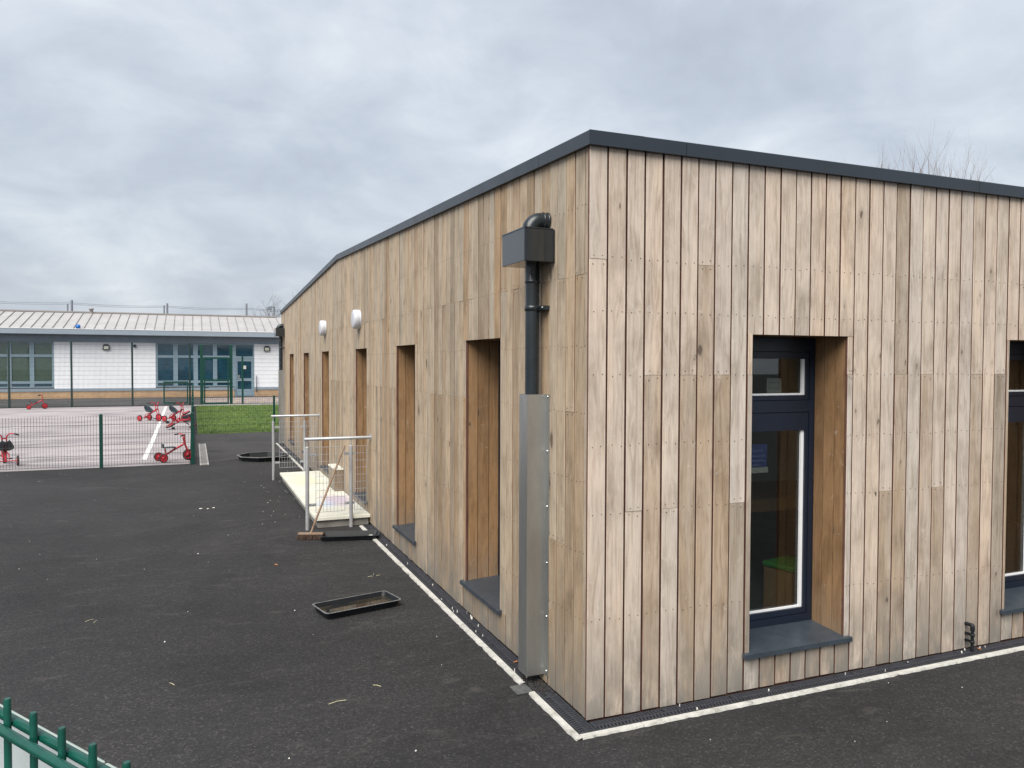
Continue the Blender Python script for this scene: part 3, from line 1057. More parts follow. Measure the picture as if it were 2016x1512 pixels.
for x0, x1 in ((0.334, 0.625), (0.625, 3.136), (3.136, 5.65), (5.65, WR_END)):
    mb = MB()
    z0 = EAVE - 0.006
    g = 0.0016
    vs = []
    poly = [(-0.030, z0), (0.33, z0), (0.33, z0 + COP + 0.004), (-0.026, z0 + COP), (-0.030, z0 + COP - .004)]
    a, b = x0 + (g if x0 > .5 else -.001), x1 - g
    vs = [(a, y, z) for y, z in poly] + [(b, y, z) for y, z in poly]
    n = 5
    mb.add(vs, [tuple(range(n))[::-1], tuple(range(n, 2 * n))] + [(i, (i + 1) % n, n + (i + 1) % n, n + i) for i in range(n)])
    mb.build('capping', ANTH, B)
for y0, y1 in ((-0.0318, 0.67), (0.67, 2.0), (2.0, 4.72), (4.72, 7.45), (7.45, MID), (MID, 9.9), (9.9, 12.4), (12.4, 14.9), (14.9, LEN + .03)):
    mb = MB()
    g = 0.0016
    a, b = y0 + g, y1 - g
    vs = []
    for y in (a, b):
        z0 = ltop(y) - 0.006
        vs += [(x, y, z) for x, z in ((-0.030, z0), (0.33, z0), (0.33, z0 + COP - .045), (-0.026, z0 + COP), (-0.030, z0 + COP - .004))]
    n = 5
    mb.add(vs, [tuple(range(n))[::-1], tuple(range(n, 2 * n))] + [(i, (i + 1) % n, n + (i + 1) % n, n + i) for i in range(n)])
    mb.build('capping', ANTH, B)
# front leaf of the corner piece
MB().box(-.0298, .332, -.0316, -.0304, EAVE - .0062, EAVE - .006 + COP - .001).build('capping', ANTH, B)
rf = MB()
zz = 0.03
rf.add([(0.33, 0.33, ltop(.33) - zz), (WR_END, 0.33, ltop(.33) - zz), (WR_END, MID, RIDGE - zz), (0.33, MID, RIDGE - zz), (WR_END, LEN, EAVE - zz), (0.33, LEN, EAVE - zz)],
       [(0, 1, 2, 3), (3, 2, 4, 5)])
rf.build('roof', ROOFMEM, B)
# the room behind the window
rm = MB()
rm.box(0.31, 7.68, 0.31, 5.0, 0.0, 0.06)
rm.build('room_floor', ROOMF, B)
rm = MB()
rm.box(0.31, 7.68, 5.0, 5.1, 0.0, 2.7)
rm.box(0.31, 7.68, 0.31, 5.0, 2.62, 2.7)
rm.box(0.301, 0.308, 0.31, 1.36, 0.06, 2.62)
rm.build('room_wall', ROOMW, B)
# furniture seen through the glass
st = thing('stool', 'small stool with bright green seat pad inside the room behind the nearest glass', 'stool', (2.14, 0.74, 0.06), R(12))
MB().bbox(-.15, .15, -.14, .14, .475, .515, .012).build('seat', GREENSEAT, st)
for sx in (-1, 1):
    mb = MB()
    mb.box(sx * .13 - .012, sx * .13 + .012, -.125, .125, 0, .47)
    mb.build('side_panel', TABLEW, st)
tb = thing('table', 'brown wooden table standing inside the room beyond the dark window', 'table', (2.55, 1.35, 0.06), R(-4))
MB().bbox(-.75, .75, -.4, .4, .86, .96, .006).build('table_top', TABLEW, tb)
for sx in (-1, 1):
    for sy in (-1, 1):
        MB().box(sx * .68 - .03, sx * .68 + .03, sy * .33 - .03, sy * .33 + .03, 0, .855).build('leg', TABLEW, tb)


def scribble(mb, x0, x1, y, z, h, rgen, r=0.0012, n=9):
    pts = []
    for i in range(n):
        pts.append((x0 + (x1 - x0) * i / (n - 1), y, z + (h if i % 2 else 0) * rgen.uniform(.4, 1)))
    mb.tube(pts, r, 4, smooth=False)


rs = random.Random(3)
nt = thing('notice', 'pale handwritten paper notice stuck inside the small upper pane', 'notice', (0, 0, 0))
MB().box(1.565, 1.692, 0.346, 0.3475, 1.886, 2.0).build('sheet', CARDIN, nt)
sm_ = MB()
for z in (1.965, 1.925):
    scribble(sm_, 1.58, 1.67, 0.3452, z, .014, rs, n=13)
sm_.build('handwriting', INKM, nt)
nt = thing('poster', 'blue poster with white scrawled lettering inside the tall lower pane', 'poster')
MB().box(1.30, 1.575, 0.346, 0.3475, 1.385, 1.545).build('sheet', BLUEP, nt)
MB().box(1.30, 1.585, 0.346, 0.3477, 1.345, 1.383).build('white_strip', CARDIN, nt)
sm_ = MB()
for z, x1, h in ((1.49, 1.54, .03), (1.455, 1.565, .016), (1.425, 1.56, .014), (1.392, 1.52, .022)):
    scribble(sm_, 1.32, x1, 0.3452, z, h, rs, .0018, n=17)
sm_.build('lettering', WHITEINK, nt)

# ------------------------------------------------------------------ drain channel and edging
DR = thing('drain_channel', 'black slotted drain gratings with a white edging strip along the timber walls', 'drain')


def grating(Lg, w=0.104):
    mb = MB()
    zt, zb = 0.016, 0.002
    mb.box(0, Lg, 0, .009, zb, zt)
    mb.box(0, Lg, w - .009, w, zb, zt)
    mb.box(0, Lg, w / 2 - .005, w / 2 + .005, zb, zt - .0015)
    mb.box(0, .008, .009, w - .009, zb, zt - .0005)
    mb.box(Lg - .008, Lg, .009, w - .009, zb, zt - .0005)
    x = .016
    while x < Lg - .03:
        for (ya, yb, sk) in ((.009, w / 2 - .005, .012), (w / 2 + .005, w - .009, -.012)):
            t = .0125
            vs = [(x, ya, zb), (x + t, ya, zb), (x + t + sk * .7, yb, zb), (x + sk * .7, yb, zb)]
            vs = [(min(max(v[0], .008), Lg - .008), v[1], v[2]) for v in vs]
            vs += [(v[0], v[1], zt - .002) for v in vs]
            mb.add(vs, [(4, 5, 6, 7), (0, 1, 5, 4), (1, 2, 6, 5), (2, 3, 7, 6), (3, 0, 4, 7)])
        x += .0235
    me = mb.mesh('grating', False)
    me.materials.append(GRATE)
    return me


GM = grating(0.497)
for i in range(34):                   # gable side
    y = -0.114 + i * 0.5
    if 5.85 < y + .25 < 10.2:
        continue
    if 0.40 < y + .25 < 0.66:
        pass
    o = link('grating', GM, DR)
    o.rotation_euler = (0, 0, R(90))
    o.location = (-0.005, y, 0)
for i in range(14):
    o = link('grating', GM, DR)
    o.rotation_euler = (0, 0, 0)
    o.location = (0.004 + i * 0.5, -0.114, 0)
ch = MB()
ch.add([(-.114, -.116, .003), (-.002, -.116, .003), (-.002, 16.8, .003), (-.114, 16.8, .003)], [(0, 1, 2, 3)])
ch.add([(-.002, -.116, .003), (7, -.116, .003), (7, -.002, .003), (-.002, -.002, .003)], [(0, 1, 2, 3)])
ch.build('channel', CHAN, DR)


def edging(p0, p1, nrm, w, rgen):
    """one edging block: straight inner edge, ragged outer edge"""
    p0, p1 = Vector(p0), Vector(p1)
    n = max(4, int((p1 - p0).length / 0.03))
    inner = [p0.lerp(p1, i / n) for i in range(n + 1)]
    outer = [p + nrm * (w + rgen.uniform(-.0042, .0036) - (rgen.uniform(.004, .012) if rgen.random() < .05 else 0)) for p in inner]
    vs = [(p.x, p.y, 0.014) for p in inner] + [(p.x, p.y, 0.0125 + rgen.uniform(-.001, .001)) for p in outer] + [(p.x + nrm.x * .004, p.y + nrm.y * .004, 0.001) for p in outer]
    m_ = n + 1
    fs = []
    for i in range(n):
        fs += [(i, i + 1, m_ + i + 1, m_ + i), (m_ + i, m_ + i + 1, 2 * m_ + i + 1, 2 * m_ + i)]
    fs += [(0, m_, 2 * m_), (n, m_ + n, 2 * m_ + n)]
    MB().add(vs, fs).build('edging', STRIP, DR)


re_ = random.Random(8)
y = -0.158
first = True
stops = [-0.158, 0.18, 0.505]
for a, b in ((-0.158, 0.17), (0.172, 0.505)):
    edging((-.1165, a, 0), (-.1165, b, 0), Vector((-1, 0, 0)), .038, re_)
y = 0.652
while y < 5.9:
    b = min(y + re_.choice((.25, .33, .4, .5)), 5.95)
    edging((-.1165, y + .001, 0), (-.1165, b - .001, 0), Vector((-1, 0, 0)), .038, re_)
    y = b
y = 10.31
while y < 16.7:
    b = min(y + .5, 16.8)
    edging((-.1165, y + .001, 0), (-.1165, b - .001, 0), Vector((-1, 0, 0)), .038, re_)
    y = b
x = -0.115
while x < 6:
    b = x + re_.choice((.3, .4, .5, .55))
    edging((x + .0015, -.1165, 0), (b - .0015, -.1165, 0), Vector((0, -1, 0)), .036, re_)
    x = b
gl_ = MB()
gl_.bbox(-.232, -.119, .512, .640, 0.0015, .011, .003)
gl_.build('gully_cover', M('grey_gully', (0.085, 0.088, 0.088), 0.5, var=0.35, scale=20), DR)
mk = MB()
rk = random.Random(2)
for i in range(90):
    x, y, r = rk.uniform(-.118, -.004), rk.gauss(.58, .07), rk.uniform(.004, .013)
    mk.lathe([(r, .006), (r * .8, .016 + r * .6), (0, .018 + r)], (x, y, 0), 'Z', 6, False)
mk.build('muck', MUD, DR, kind='stuff')

# ------------------------------------------------------------------ rainwater pipes and guards


def downpipe(Y, flip, label):
    t = thing('rainwater_pipe', label, 'downpipe', (-0.076, Y, 0), 0, 'black rainwater pipes on the gable wall')
    # local origin: pipe axis at ground; wall face is at x=+0.077
    b0, b1 = (-0.185, 0.185)
    hb = MB()
    hb.bbox(-0.137, 0.073, b0, b1, 2.733, 2.936, .0035)
    box = hb.build('hopper_box', ANTH2, t)
    ln = MB()
    ln.box(-0.139, 0.060, b0 - .002, b1 + .002, 2.9355, 2.9425)
    ln.build('hopper_lid', ANTH2, box)
    yo = -0.075 * flip
    pts = [(0.072, yo, 3.005)]
    for k in range(9):
        a = R(90 * k / 8)
        pts.append((0.02 - .075 * math.sin(a), yo, 2.93 + .075 * math.cos(a)))
    pts.append((-0.055, yo, 2.90))
    el = MB().tube(pts, 0.050, 20).build('elbow', BLACKPIPE, t)
    for q in (0.066, 0.036):
        MB().lathe([(.054, -.006), (.056, -.003), (.056, .003), (.054, .006)], (q, yo, 3.005), 'X', 20).build('collar', BLACKPIPE, el)
    pp = MB().cyl((0, 0, 1.72), (0, 0, 2.74), 0.045, 24).build('pipe', BLACKPIPE, t)
    MB().lathe([(.0455, 2.612), (.050, 2.616), (.050, 2.628), (.0475, 2.632), (.0475, 2.72)], (0, 0, 0), 'Z', 24).build('socket', BLACKPIPE, pp)
    br = MB()
    br.lathe([(.0458, 2.435), (.0500, 2.436), (.0500, 2.470), (.0458, 2.471)], (0, 0, 0), 'Z', 24)
    br.box(0.028, 0.0755, -0.105, 0.105, 2.440, 2.466)
    br = br.build('bracket', BLACKPIPE, t)
    for s in (-1, 1):
        MB().lathe([(.007, 0), (.006, -.004), (0, -.005)], (0.0278, s * .094, 2.453), 'X', 10).build('bolt', STEEL, br)
    return t


def guard(Y, label):
    t = thing('pipe_guard', label, 'pipe guard', (0, Y, 0), 0, 'galvanised pipe guards on the gable wall')
    w, d, fl = .066, .131, .058
    z0, z1 = 0.072, 1.897
    th = .003
    prof = [(-.004, -w - fl), (-.004, -w), (-d, -w), (-d, w), (-.004, w), (-.004, w + fl)]
    inn = [(-.0012, -w - fl), (-.0012, -w + th), (-d + th, -w + th), (-d + th, w - th), (-.0012, w - th), (-.0012, w + fl)]
    n = len(prof)
    vs = [(x, y, z0) for x, y in prof] + [(x, y, z0) for x, y in inn] + [(x, y, z1) for x, y in prof] + [(x, y, z1) for x, y in inn]
    fs = []
    for i in range(n - 1):
        fs += [(i, i + 1, 2 * n + i + 1, 2 * n + i), (n + i, n + i + 1, 3 * n + i + 1, 3 * n + i), (i, i + 1, n + i + 1, n + i), (2 * n + i, 2 * n + i + 1, 3 * n + i + 1, 3 * n + i)]
    fs += [(0, n, 3 * n, 2 * n), (n - 1, 2 * n - 1, 4 * n - 1, 3 * n - 1)]
    MB().add(vs, fs).build('sheet', GUARD, t)
    for s in (-1, 1):
        for z in (1.883, 1.533, 1.175, 0.81, 0.461, 0.104):
            MB().lathe([(.0075, -.0035), (.0065, -.009), (.003, -.011), (0, -.0113)], (0, s * (w + fl * .6), z), 'X', 12).build('screw', STEEL, t)
    return t


downpipe(0.655, 1, 'black rainwater pipe with large dark hopper box near the front corner')
guard(0.667, 'galvanised steel pipe guard on the gable wall nearest the corner')
downpipe(16.22, -1, 'black rainwater pipe and hopper box at the far end of the gable wall')
guard(16.20, 'galvanised pipe guard at the far end of the gable wall')

# small overflow pipe low on the eaves wall
t = thing('overflow_pipe', 'thin black overflow pipe clipped low on the front timber wall', 'pipe', (3.115, -0.058, 0))
MB().tube([(0, .056, .205), (0, .004, .205)], .0125, 12).build('stub', BLACKPL, t)
MB().tube([(0, .012, .205), (0, .004, .2045), (0, 0, .200), (0, 0, .188), (0, 0, .165)], .0155, 12).build('elbow', BLACKPL, t)
MB().cyl((0, 0, .018), (0, 0, .17), .0112, 12).build('pipe', BLACKPL, t)
for z in (.135, .085):
    mb = MB()
    mb.lathe([(.0113, z - .009), (.0165, z - .008), (.0165, z + .008), (.0113, z + .009)], (0, 0, 0), 'Z', 12)
    mb.box(-.007, .007, .012, .056, z - .008, z + .008)
    mb.build('clip', BLACKPL, t)

# round bulkhead lights
for y, lb in ((6.66, 'round white bulkhead light on the gable wall, the nearer of two'), (9.63, 'round white bulkhead light on the gable wall, the farther of two')):
    t = thing('bulkhead_light', lb, 'wall light', (0, y, 2.685), 0, 'round lights on the gable wall')
    MB().lathe([(.128, -.002), (.130, -.02), (.124, -.030)], (0, 0, 0), 'X', 36).build('base', WHITEPL, t)
    MB().lathe([(.132, -.031), (.1325, -.05), (.131, -.074), (.125, -.088), (.112, -.097), (.07, -.101), (0, -.102)], (0, 0, 0), 'X', 36).build('diffuser', WHITEPL, t)

# ------------------------------------------------------------------ platform by the gable wall
P = thing('raised_platform', 'low platform of cream concrete slabs with paint stains beside the gable wall', 'platform')
ys = [5.965, 6.60, 7.35, 8.10, 8.85, 9.60, 10.30]
for a, b in zip(ys[:-1], ys[1:]):
    mb = MB()
    mb.bbox(-.700, -.004, a + .002, b - .002, .098 + re_.uniform(-.002, .002), .140 + re_.uniform(-.0015, .0015), .005)
    mb.build('slab', SLAB, P)
for a, b in ((6.0, 7.35), (7.35, 8.8), (8.8, 10.26)):
    MB().bbox(-.665, -.02, a + .003, b - .003, 0.0, .0975, .006).build('bearer', SLABED, P)

bx = thing('low_timber_box', 'low dark timber box with pale lid on the platform against the wall', 'box', (-.068, 8.2, .141))
for k in range(3):
    MB().box(-.062 + k * .042, -.022 + k * .042, -.295, -.277, 0, .32, .2 + .2 * k).build('plank', W_BOX, bx)
MB().box(-.066, -.048, -.276, .30, 0, .32, .33).build('side_board', W_LEFT, bx)
MB().box(-.047, .062, .28, .30, 0, .32, .43).build('end_board', W_BOX, bx)
MB().bbox(-.072, .064, -.302, .308, .321, .345, .004).build('lid', SLAB, bx)


def handrail(label):
    t = thing('handrail', label, 'handrail', (0, 5.95, 0), 0, 'galvanised handrails across the platform')
    for x in (-.800, -.256):
        p = MB().cyl((x, 0, 0), (x, 0, 1.035), .0235, 16).build('post', GALV, t)
        MB().lathe([(.0235, 1.0352), (.022, 1.040), (.010, 1.042), (0, 1.042)], (x, 0, 0), 'Z', 16).build('cap', GALV, p)
        MB().cyl((x, 0, 1.04), (x, 0, 1.125), .0075, 8).build('stem', GALV, p)
    rl = MB().tube([(-.835, 0, 1.137), (-.832, 0, 1.137), (-.006, 0, 1.137)], [.016, .0205, .0205], 16).build('rail', GALV, t)
    MB().lathe([(.045, -.001), (.045, -.007)], (-.001, 0, 1.137), 'X', 20).build('wall_flange', GALV, rl)
    for (x0, x1, skip) in ((-.695, -.335, 0), (-.215, -.062, 0)):
        mb = MB()
        n = 8 if x1 - x0 > .2 else 4
        for i in range(n + 1):
            x = x0 + (x1 - x0) * i / n
            mb.tube([(x, 0, .210), (x, 0, 1.033)], .0026 if 0 < i < n else .0034, 6)
        for i in range(10):
            z = .212 + .82 * i / 9
            mb.tube([(x0, .004, z), (x1, .004, z)], .0026 if 0 < i < 9 else .0034, 6)
        mb.build('mesh_panel', GALV, t)
    for (x0, x1) in ((-.778, -.690), (-.340, -.278)):
        for z in (.94, .31):
            c = MB().box(x0, x1, -.006, -.0025, z - .018, z + .018).build('clip', GALV, t)
            MB().lathe([(.007, 0), (.007, -.005), (.003, -.007)], ((x0 + x1) / 2, -.006, z), 'Y', 8).build('bolt', STEEL, c)
    for z in (.94, .31):
        MB().box(-.234, -.210, -.006, -.0025, z - .018, z + .018).build('clip', GALV, t)
    return t


h1 = handrail('galvanised handrail with wire mesh at the near end of the platform')
h2 = copy_tree(h1)
h2.location = (0, 10.393, 0)
h2['label'] = 'galvanised handrail with wire mesh at the far end of the platform'

# ------------------------------------------------------------------ broom and trays
bt = Vector((-0.341, 5.925, 1.045))
bh = Vector((-0.835, 5.40, 0.075))
br = thing('broom', 'wooden broom with brown bristles leaning on the near handrail', 'broom', (bh.x, bh.y, 0), R(-21))
Mi = Matrix.Rotation(R(21), 4, 'Z') @ Matrix.Translation((-bh.x, -bh.y, 0))
mb = MB().tube([Mi @ bh, Mi @ bt], .0125, 10, rnd=.4)
mb.build('handle', W_HANDLE, br)
mb = MB()
mb.bbox(-.148, .148, -.028, .028, .058, .082, .006)
mb.r = [.6] * len(mb.v)
mb.build('head', W_HANDLE, br)
rb = random.Random(4)
mb = MB()
for i in range(34):
    for j in range(6):
        x = -.143 + .286 * i / 33
        y = -.024 + .048 * j / 5
        for q in range(3):
            fx, fy = x + rb.gauss(0, .012) + (x * .08), y * 1.5 + rb.gauss(0, .010)
            z1 = rb.uniform(.001, .012)
            w_ = .0022
            mb.add([(x - w_, y, .059), (x + w_, y, .059), (fx + w_ * .8, fy, z1), (fx - w_ * .8, fy, z1)], [(0, 1, 2, 3)])
mb.build('bristles', BRISTLE, br, recalc=False, kind='stuff')


def tray(name, label, cx, cy, rz, lx, ly, h, water=None, taper=.03, rim=.010, rr=.035, rmat=None, group=None):
    t = thing(name, label, 'tray', (cx, cy, 0), rz, group)

    def rect(a, b, r, z, n=5):
        p = []
        for (sx, sy, a0) in ((1, 1, 0), (-1, 1, 90), (-1, -1, 180), (1, -1, 270)):
            for k in range(n + 1):
                an = R(a0 + 90 * k / n)
                p.append((sx * (a - r) + r * math.cos(an), sy * (b - r) + r * math.sin(an), z))
        return p
    rings = [rect(lx - taper, ly - taper, rr, .003), rect(lx - rim, ly - rim, rr, h - .003), rect(lx, ly, rr, h - .003), rect(lx, ly, rr, h),
             rect(lx - rim - .003, ly - rim - .003, rr, h), rect(lx - taper - .004, ly - taper - .004, rr, .007)]
    n = len(rings[0])
    for nm, a, b, mt in (('basin', 0, 1, BLACKPL), ('rim', 1, 4, rmat or RIM), ('basin', 4, 5, BLACKPL)):
        pass
    vs, fs = [], []
    for r_ in rings:
        vs += r_

    def strip(i0, i1):
        f = []
        for i in range(i0, i1):
            for k in range(n):
                l = (k + 1) % n
                f.append((i * n + k, i * n + l, (i + 1) * n + l, (i + 1) * n + k))
        return f
    MB().add(vs, strip(0, 1) + strip(4, 5) + [tuple(range(n)), tuple(range(5 * n, 6 * n))]).build('basin', BLACKPL, t)
    MB().add(vs, strip(1, 4)).build('rim', rmat or RIM, t)
    if water:
        z, mt = water
        f = (z - .007) / (h - .007)
        p = rect((lx - taper - .004) * (1 - f) + (lx - rim - .003) * f - .0008, (ly - taper - .004) * (1 - f) + (ly - rim - .003) * f - .0008, rr, z)
        MB().add(p, [tuple(range(n))]).build('water', mt, t)
    return t


tray('grow_tray', 'black plastic tray holding rainwater alone on the asphalt', -.830, 2.612, R(13.2), .345, .165, .062, (.026, WATER))
tray('grow_tray', 'long dark tray lying empty beside the broom head', -.395, 5.285, R(-13), .345, .150, .06, None, rmat=M('dark_tray_rim', (0.02, 0.03, 0.034), 0.4))
# octagonal mixing tray far off
t = thing('octagonal_tray', 'wide black octagonal play tray on the path beyond the platform', 'tray', (-.72, 13.55, 0), R(8))
rr_ = [(.50, .004), (.54, .09), (.555, .09), (.555, .10), (.525, .10), (.487, .012)]
vs, fs = [], []
for r_, z in rr_:
    for k in range(8):
        a = R(22.5 + 45 * k)
        vs.append((r_ * math.cos(a), r_ * math.sin(a), z))
for i in range(5):
    for k in range(8):
        l = (k + 1) % 8
        fs.append((i * 8 + k, i * 8 + l, (i + 1) * 8 + l, (i + 1) * 8 + k))
MB().add(vs, fs + [tuple(range(8)), tuple(range(40, 48))]).build('basin', BLACKPL, t)
rimv = [(r_ + e, z + .002) for r_, z, e in ((.522, .10, 0), (.558, .10, 0), (.558, .088, .001))]
vs, fs = [], []
for r_, z in rimv:
    for k in range(8):
        a = R(22.5 + 45 * k)
        vs.append((r_ * math.cos(a), r_ * math.sin(a), z))
for i in range(2):
    for k in range(8):
        l = (k + 1) % 8
        fs.append((i * 8 + k, i * 8 + l, (i + 1) * 8 + l, (i + 1) * 8 + k))
MB().add(vs, fs).build('rim', RIM, t)
MB().prism([(.49 * math.cos(R(22.5 + 45 * k)), .49 * math.sin(R(22.5 + 45 * k))) for k in range(8)], .0125, .02).build('water', WATER, t)

# flat concrete edging strip in the path
t = thing('edging_strip', 'flat concrete edging strip set in the path right of the low fence corner', 'edging', (0, 0, 0))
MB().box(-1.965, -1.855, 12.95, 17.3, 0.001, .010).build('strip', KERBM, t)
MB().box(-1.995, -1.966, 12.95, 17.3, 0.001, .014).build('raised_edge', KERBL, t)
MB().box(-1.854, -1.825, 12.95, 17.3, 0.001, .014).build('raised_edge', KERBL, t)

# ------------------------------------------------------------------ fences


def mesh_panel(parent, p0, p1, h, mat, sp=0.05, hs=0.2, z0=0.04, rv=.003, rh=.004):
    p0, p1 = Vector((p0[0], p0[1], 0)), Vector((p1[0], p1[1], 0))
    L_ = (p1 - p0).length
    n = max(1, round(L_ / sp))
    nr = Vector((-(p1 - p0).y, (p1 - p0).x, 0)).normalized() * .006
    mb = MB()
    for i in range(n + 1):
        p = p0.lerp(p1, i / n)
        mb.tube([(p.x, p.y, z0), (p.x, p.y, h)], rv, 4, smooth=False, caps=False)
    z = z0 + .015
    while z < h:
        for s in (-1, 1):
            a, b = p0 + nr * s, p1 + nr * s
            mb.tube([(a.x, a.y, z), (b.x, b.y, z)], rh, 4, smooth=False, caps=False)
        z += hs
    return mb.build('mesh_panel', mat, parent, recalc=False, kind='stuff')


def post(parent, x, y, h, w=.03, mat=GREEN, cap=True):
    mb = MB()
    mb.bbox(x - w, x + w, y - w, y + w, 0, h, .004)
    o = mb.build('post', mat, parent)
    if cap:
        c = MB()
        c.add([(x - w - .003, y - w - .003, h), (x + w + .003, y - w - .003, h), (x + w + .003, y + w + .003, h), (x - w - .003, y + w + .003, h), (x, y, h + .025)],
              [(0, 1, 4), (1, 2, 4), (2, 3, 4), (3, 0, 4), (0, 3, 2, 1)])
        c.build('cap', mat, o)
    return o


LF = thing('low_fence', 'low green mesh fence along the front of the pale playground', 'fence')
xs = [-8.85, -6.32, -3.79, -2.13]
for a, b in zip(xs[:-1], xs[1:]):
    mesh_panel(LF, (a + .03, 13.17), (b - .03, 13.17), 1.03, WIRE, rv=.0037, rh=.0042)
for x in xs[:-1]:
    post(LF, x, 13.17, 1.05)
post(LF, -2.13, 13.17, 1.05, .036)

SF = thing('low_fence', 'low green mesh fence running back along the playground edge from its corner', 'fence')
yy = [13.24, 15.7, 18.2, 20.25, 22.7, 25.2, 27.7, 30.2, 32.7, 35.2]
for a, b in zip(yy[:-1], yy[1:]):
    mesh_panel(SF, (-2.13, a + .03), (-2.13, b - .03), 1.03, GREEN_DK)
for y in yy[1:]:
    post(SF, -2.13, y, 1.05, .03, GREEN)
GF = thing('low_fence', 'low green mesh fence in front of the grass strip', 'fence')
for a, b in ((-2.09, .10), (.16, 2.6)):
    mesh_panel(GF, (a, 20.3), (b, 20.3), 1.06, GREEN_DK)
post(GF, .13, 20.3, 1.08)
post(GF, 2.63, 20.3, 1.08)

TF = thing('tall_fence', 'tall dark mesh fence across the back of the playground', 'fence')
xs = [-14.66, -12.17, -9.69, -7.25, -4.75, -2.26]
for a, b in zip(xs[:-1], xs[1:]):
    mesh_panel(TF, (a + .03, 36.5), (b - .03, 36.5), 2.98, FARWIRE, rv=.0042, rh=.0055)
for x in xs:
    post(TF, x, 36.5, 3.0, .042, FB_DKPOST if False else GREEN_DK)
mesh_panel(TF, (-2.2, 36.5), (-1.8, 36.5), 2.98, FARWIRE)
mesh_panel(TF, (-1.66, 36.5), (-.46, 36.5), 2.98, FARWIRE)
mesh_panel(TF, (-.32, 36.5), (2.6, 36.5), 2.95, FARWIRE, rv=.0042, rh=.0055)
for x in (-1.73, -.39):
    post(TF, x, 36.5, 2.92, .07, GREEN)
post(TF, .14, 36.45, 2.36, .045, GREEN)
post(TF, 2.65, 36.5, 2.98, .042, GREEN_DK)


def gate(label, x0, x1, y, z0, z1, mid):
    t = thing('gate', label, 'gate', (x0, y, 0))
    w = x1 - x0
    f = MB()
    b = .042
    f.box(0, b * 1.6, -.03, .03, z0, z1)
    f.box(w - b * 1.6, w, -.03, .03, z0, z1)
    f.box(b * 1.6, w - b * 1.6, -.03, .03, z0, z0 + b * 2)
    f.box(b * 1.6, w - b * 1.6, -.03, .03, z1 - b * 2, z1)
    f.build('frame', GREEN, t)
    if mid:
        MB().box(b * 1.6, w - b * 1.6, -.029, .029, mid - b, mid + b).build('rail', GREEN, t)
    mesh_panel(t, (b * 1.6, 0), (w - b * 1.6, 0), z1 - b, GREEN_DK, z0=z0 + b)
    hd = MB()
    hd.box(b * 1.2, b * 5.5, -.07, -.05, z0 + .78, z0 + .82)
    hd.box(b * .6, b * 1.5, -.049, -.031, z0 + .68, z0 + .88)
    hd.build('handle', GREEN_DK, t)
    return t


gate('tall green mesh gate between two thick posts in the tall fence', -1.64, -.50, 36.38, .04, 2.32, 1.2)
gate('short green mesh gate at the playground edge, left of the tall gate', -3.42, -2.33, 36.2, .10, 1.16, None)

# foreground fence, close to the camera
fd = Vector((.5513, -.8343, 0))
fp = Vector((-2.419, -2.352, 0))
fnr = Vector((.8343, .5513, 0))
RAILG = M('bright_green_railing', (0.003, 0.060, 0.043), 0.32, var=0.25, scale=30)
FF = thing('railing', 'bright green bar railing in the bottom left foreground', 'railing')
SPC = .0968
bars = MB()
for i in range(-9, 16):
    p = fp + fd * (SPC * i)
    zt = 1.50
    b = MB()
    b.tube([(p.x, p.y, .06), (p.x, p.y, zt - .004), (p.x, p.y, zt)], [.0062, .0062, .0050], 14)
    b.build('bar', RAILG, FF)
a, b = fp + fd * (-.95), fp + fd * 1.55
for s, nm in ((-1, 'rail'), (1, 'rail')):
    for z in (1.452, .16, .78):
        q0, q1 = a + fnr * (.0148 * s), b + fnr * (.0148 * s)
        MB().tube([(q0.x, q0.y, z), (q1.x, q1.y, z)], .0086, 14).build('rail', RAILG, FF)
for q in (a, b):
    MB().bbox(q.x - .03, q.x + .03, q.y - .03, q.y + .03, 0, 1.53, .005).build('post', GREEN, FF)
# pale sheets standing just behind it
for (s0, s1, mt, lb) in ((-.95, .075, PANELG, 'pale blue-grey upright sheet behind the green railing, leftmost'),
                         (.082, 1.2, PANELW, 'pale greenish upright sheet behind the green railing, nearest its right end')):
    q0, q1 = fp + fnr * .125 + fd * s0, fp + fnr * .125 + fd * s1
    t = thing('upright_sheet', lb, 'panel', (q0.x, q0.y, 0), math.atan2(fd.y, fd.x), 'sheets behind the green railing')
    L_ = s1 - s0
    MB().box(0, L_, -.006, .006, .0, 1.338).build('sheet', mt, t)
    MB().bbox(0, L_, -.010, .010, 1.3385, 1.352, .003).build('trim', PANELT, t)

# ------------------------------------------------------------------ tricycles


def wheel(parent, name, c, r, w):
    """wheel on the y axis: tyre, red disc, hub"""
    ty = MB().lathe([(r * .80, -w / 2), (r * .95, -w / 2), (r, -w * .25), (r, w * .25), (r * .95, w / 2), (r * .80, w / 2)], c, 'Y', 22, caps=False).build(name, RUBBER, parent)
    MB().lathe([(r * .86, -w * .47), (r * .5, -w * .28), (r * .2, -w * .30), (r * .2, -w * .62), (0, -w * .64)], c, 'Y', 18, caps=False).build('disc', RED, ty)
    MB().lathe([(r * .86, w * .47), (r * .5, w * .28), (r * .2, w * .30), (r * .2, w * .62), (0, w * .64)], c, 'Y', 18, caps=False).build('disc', RED, ty)
    return ty


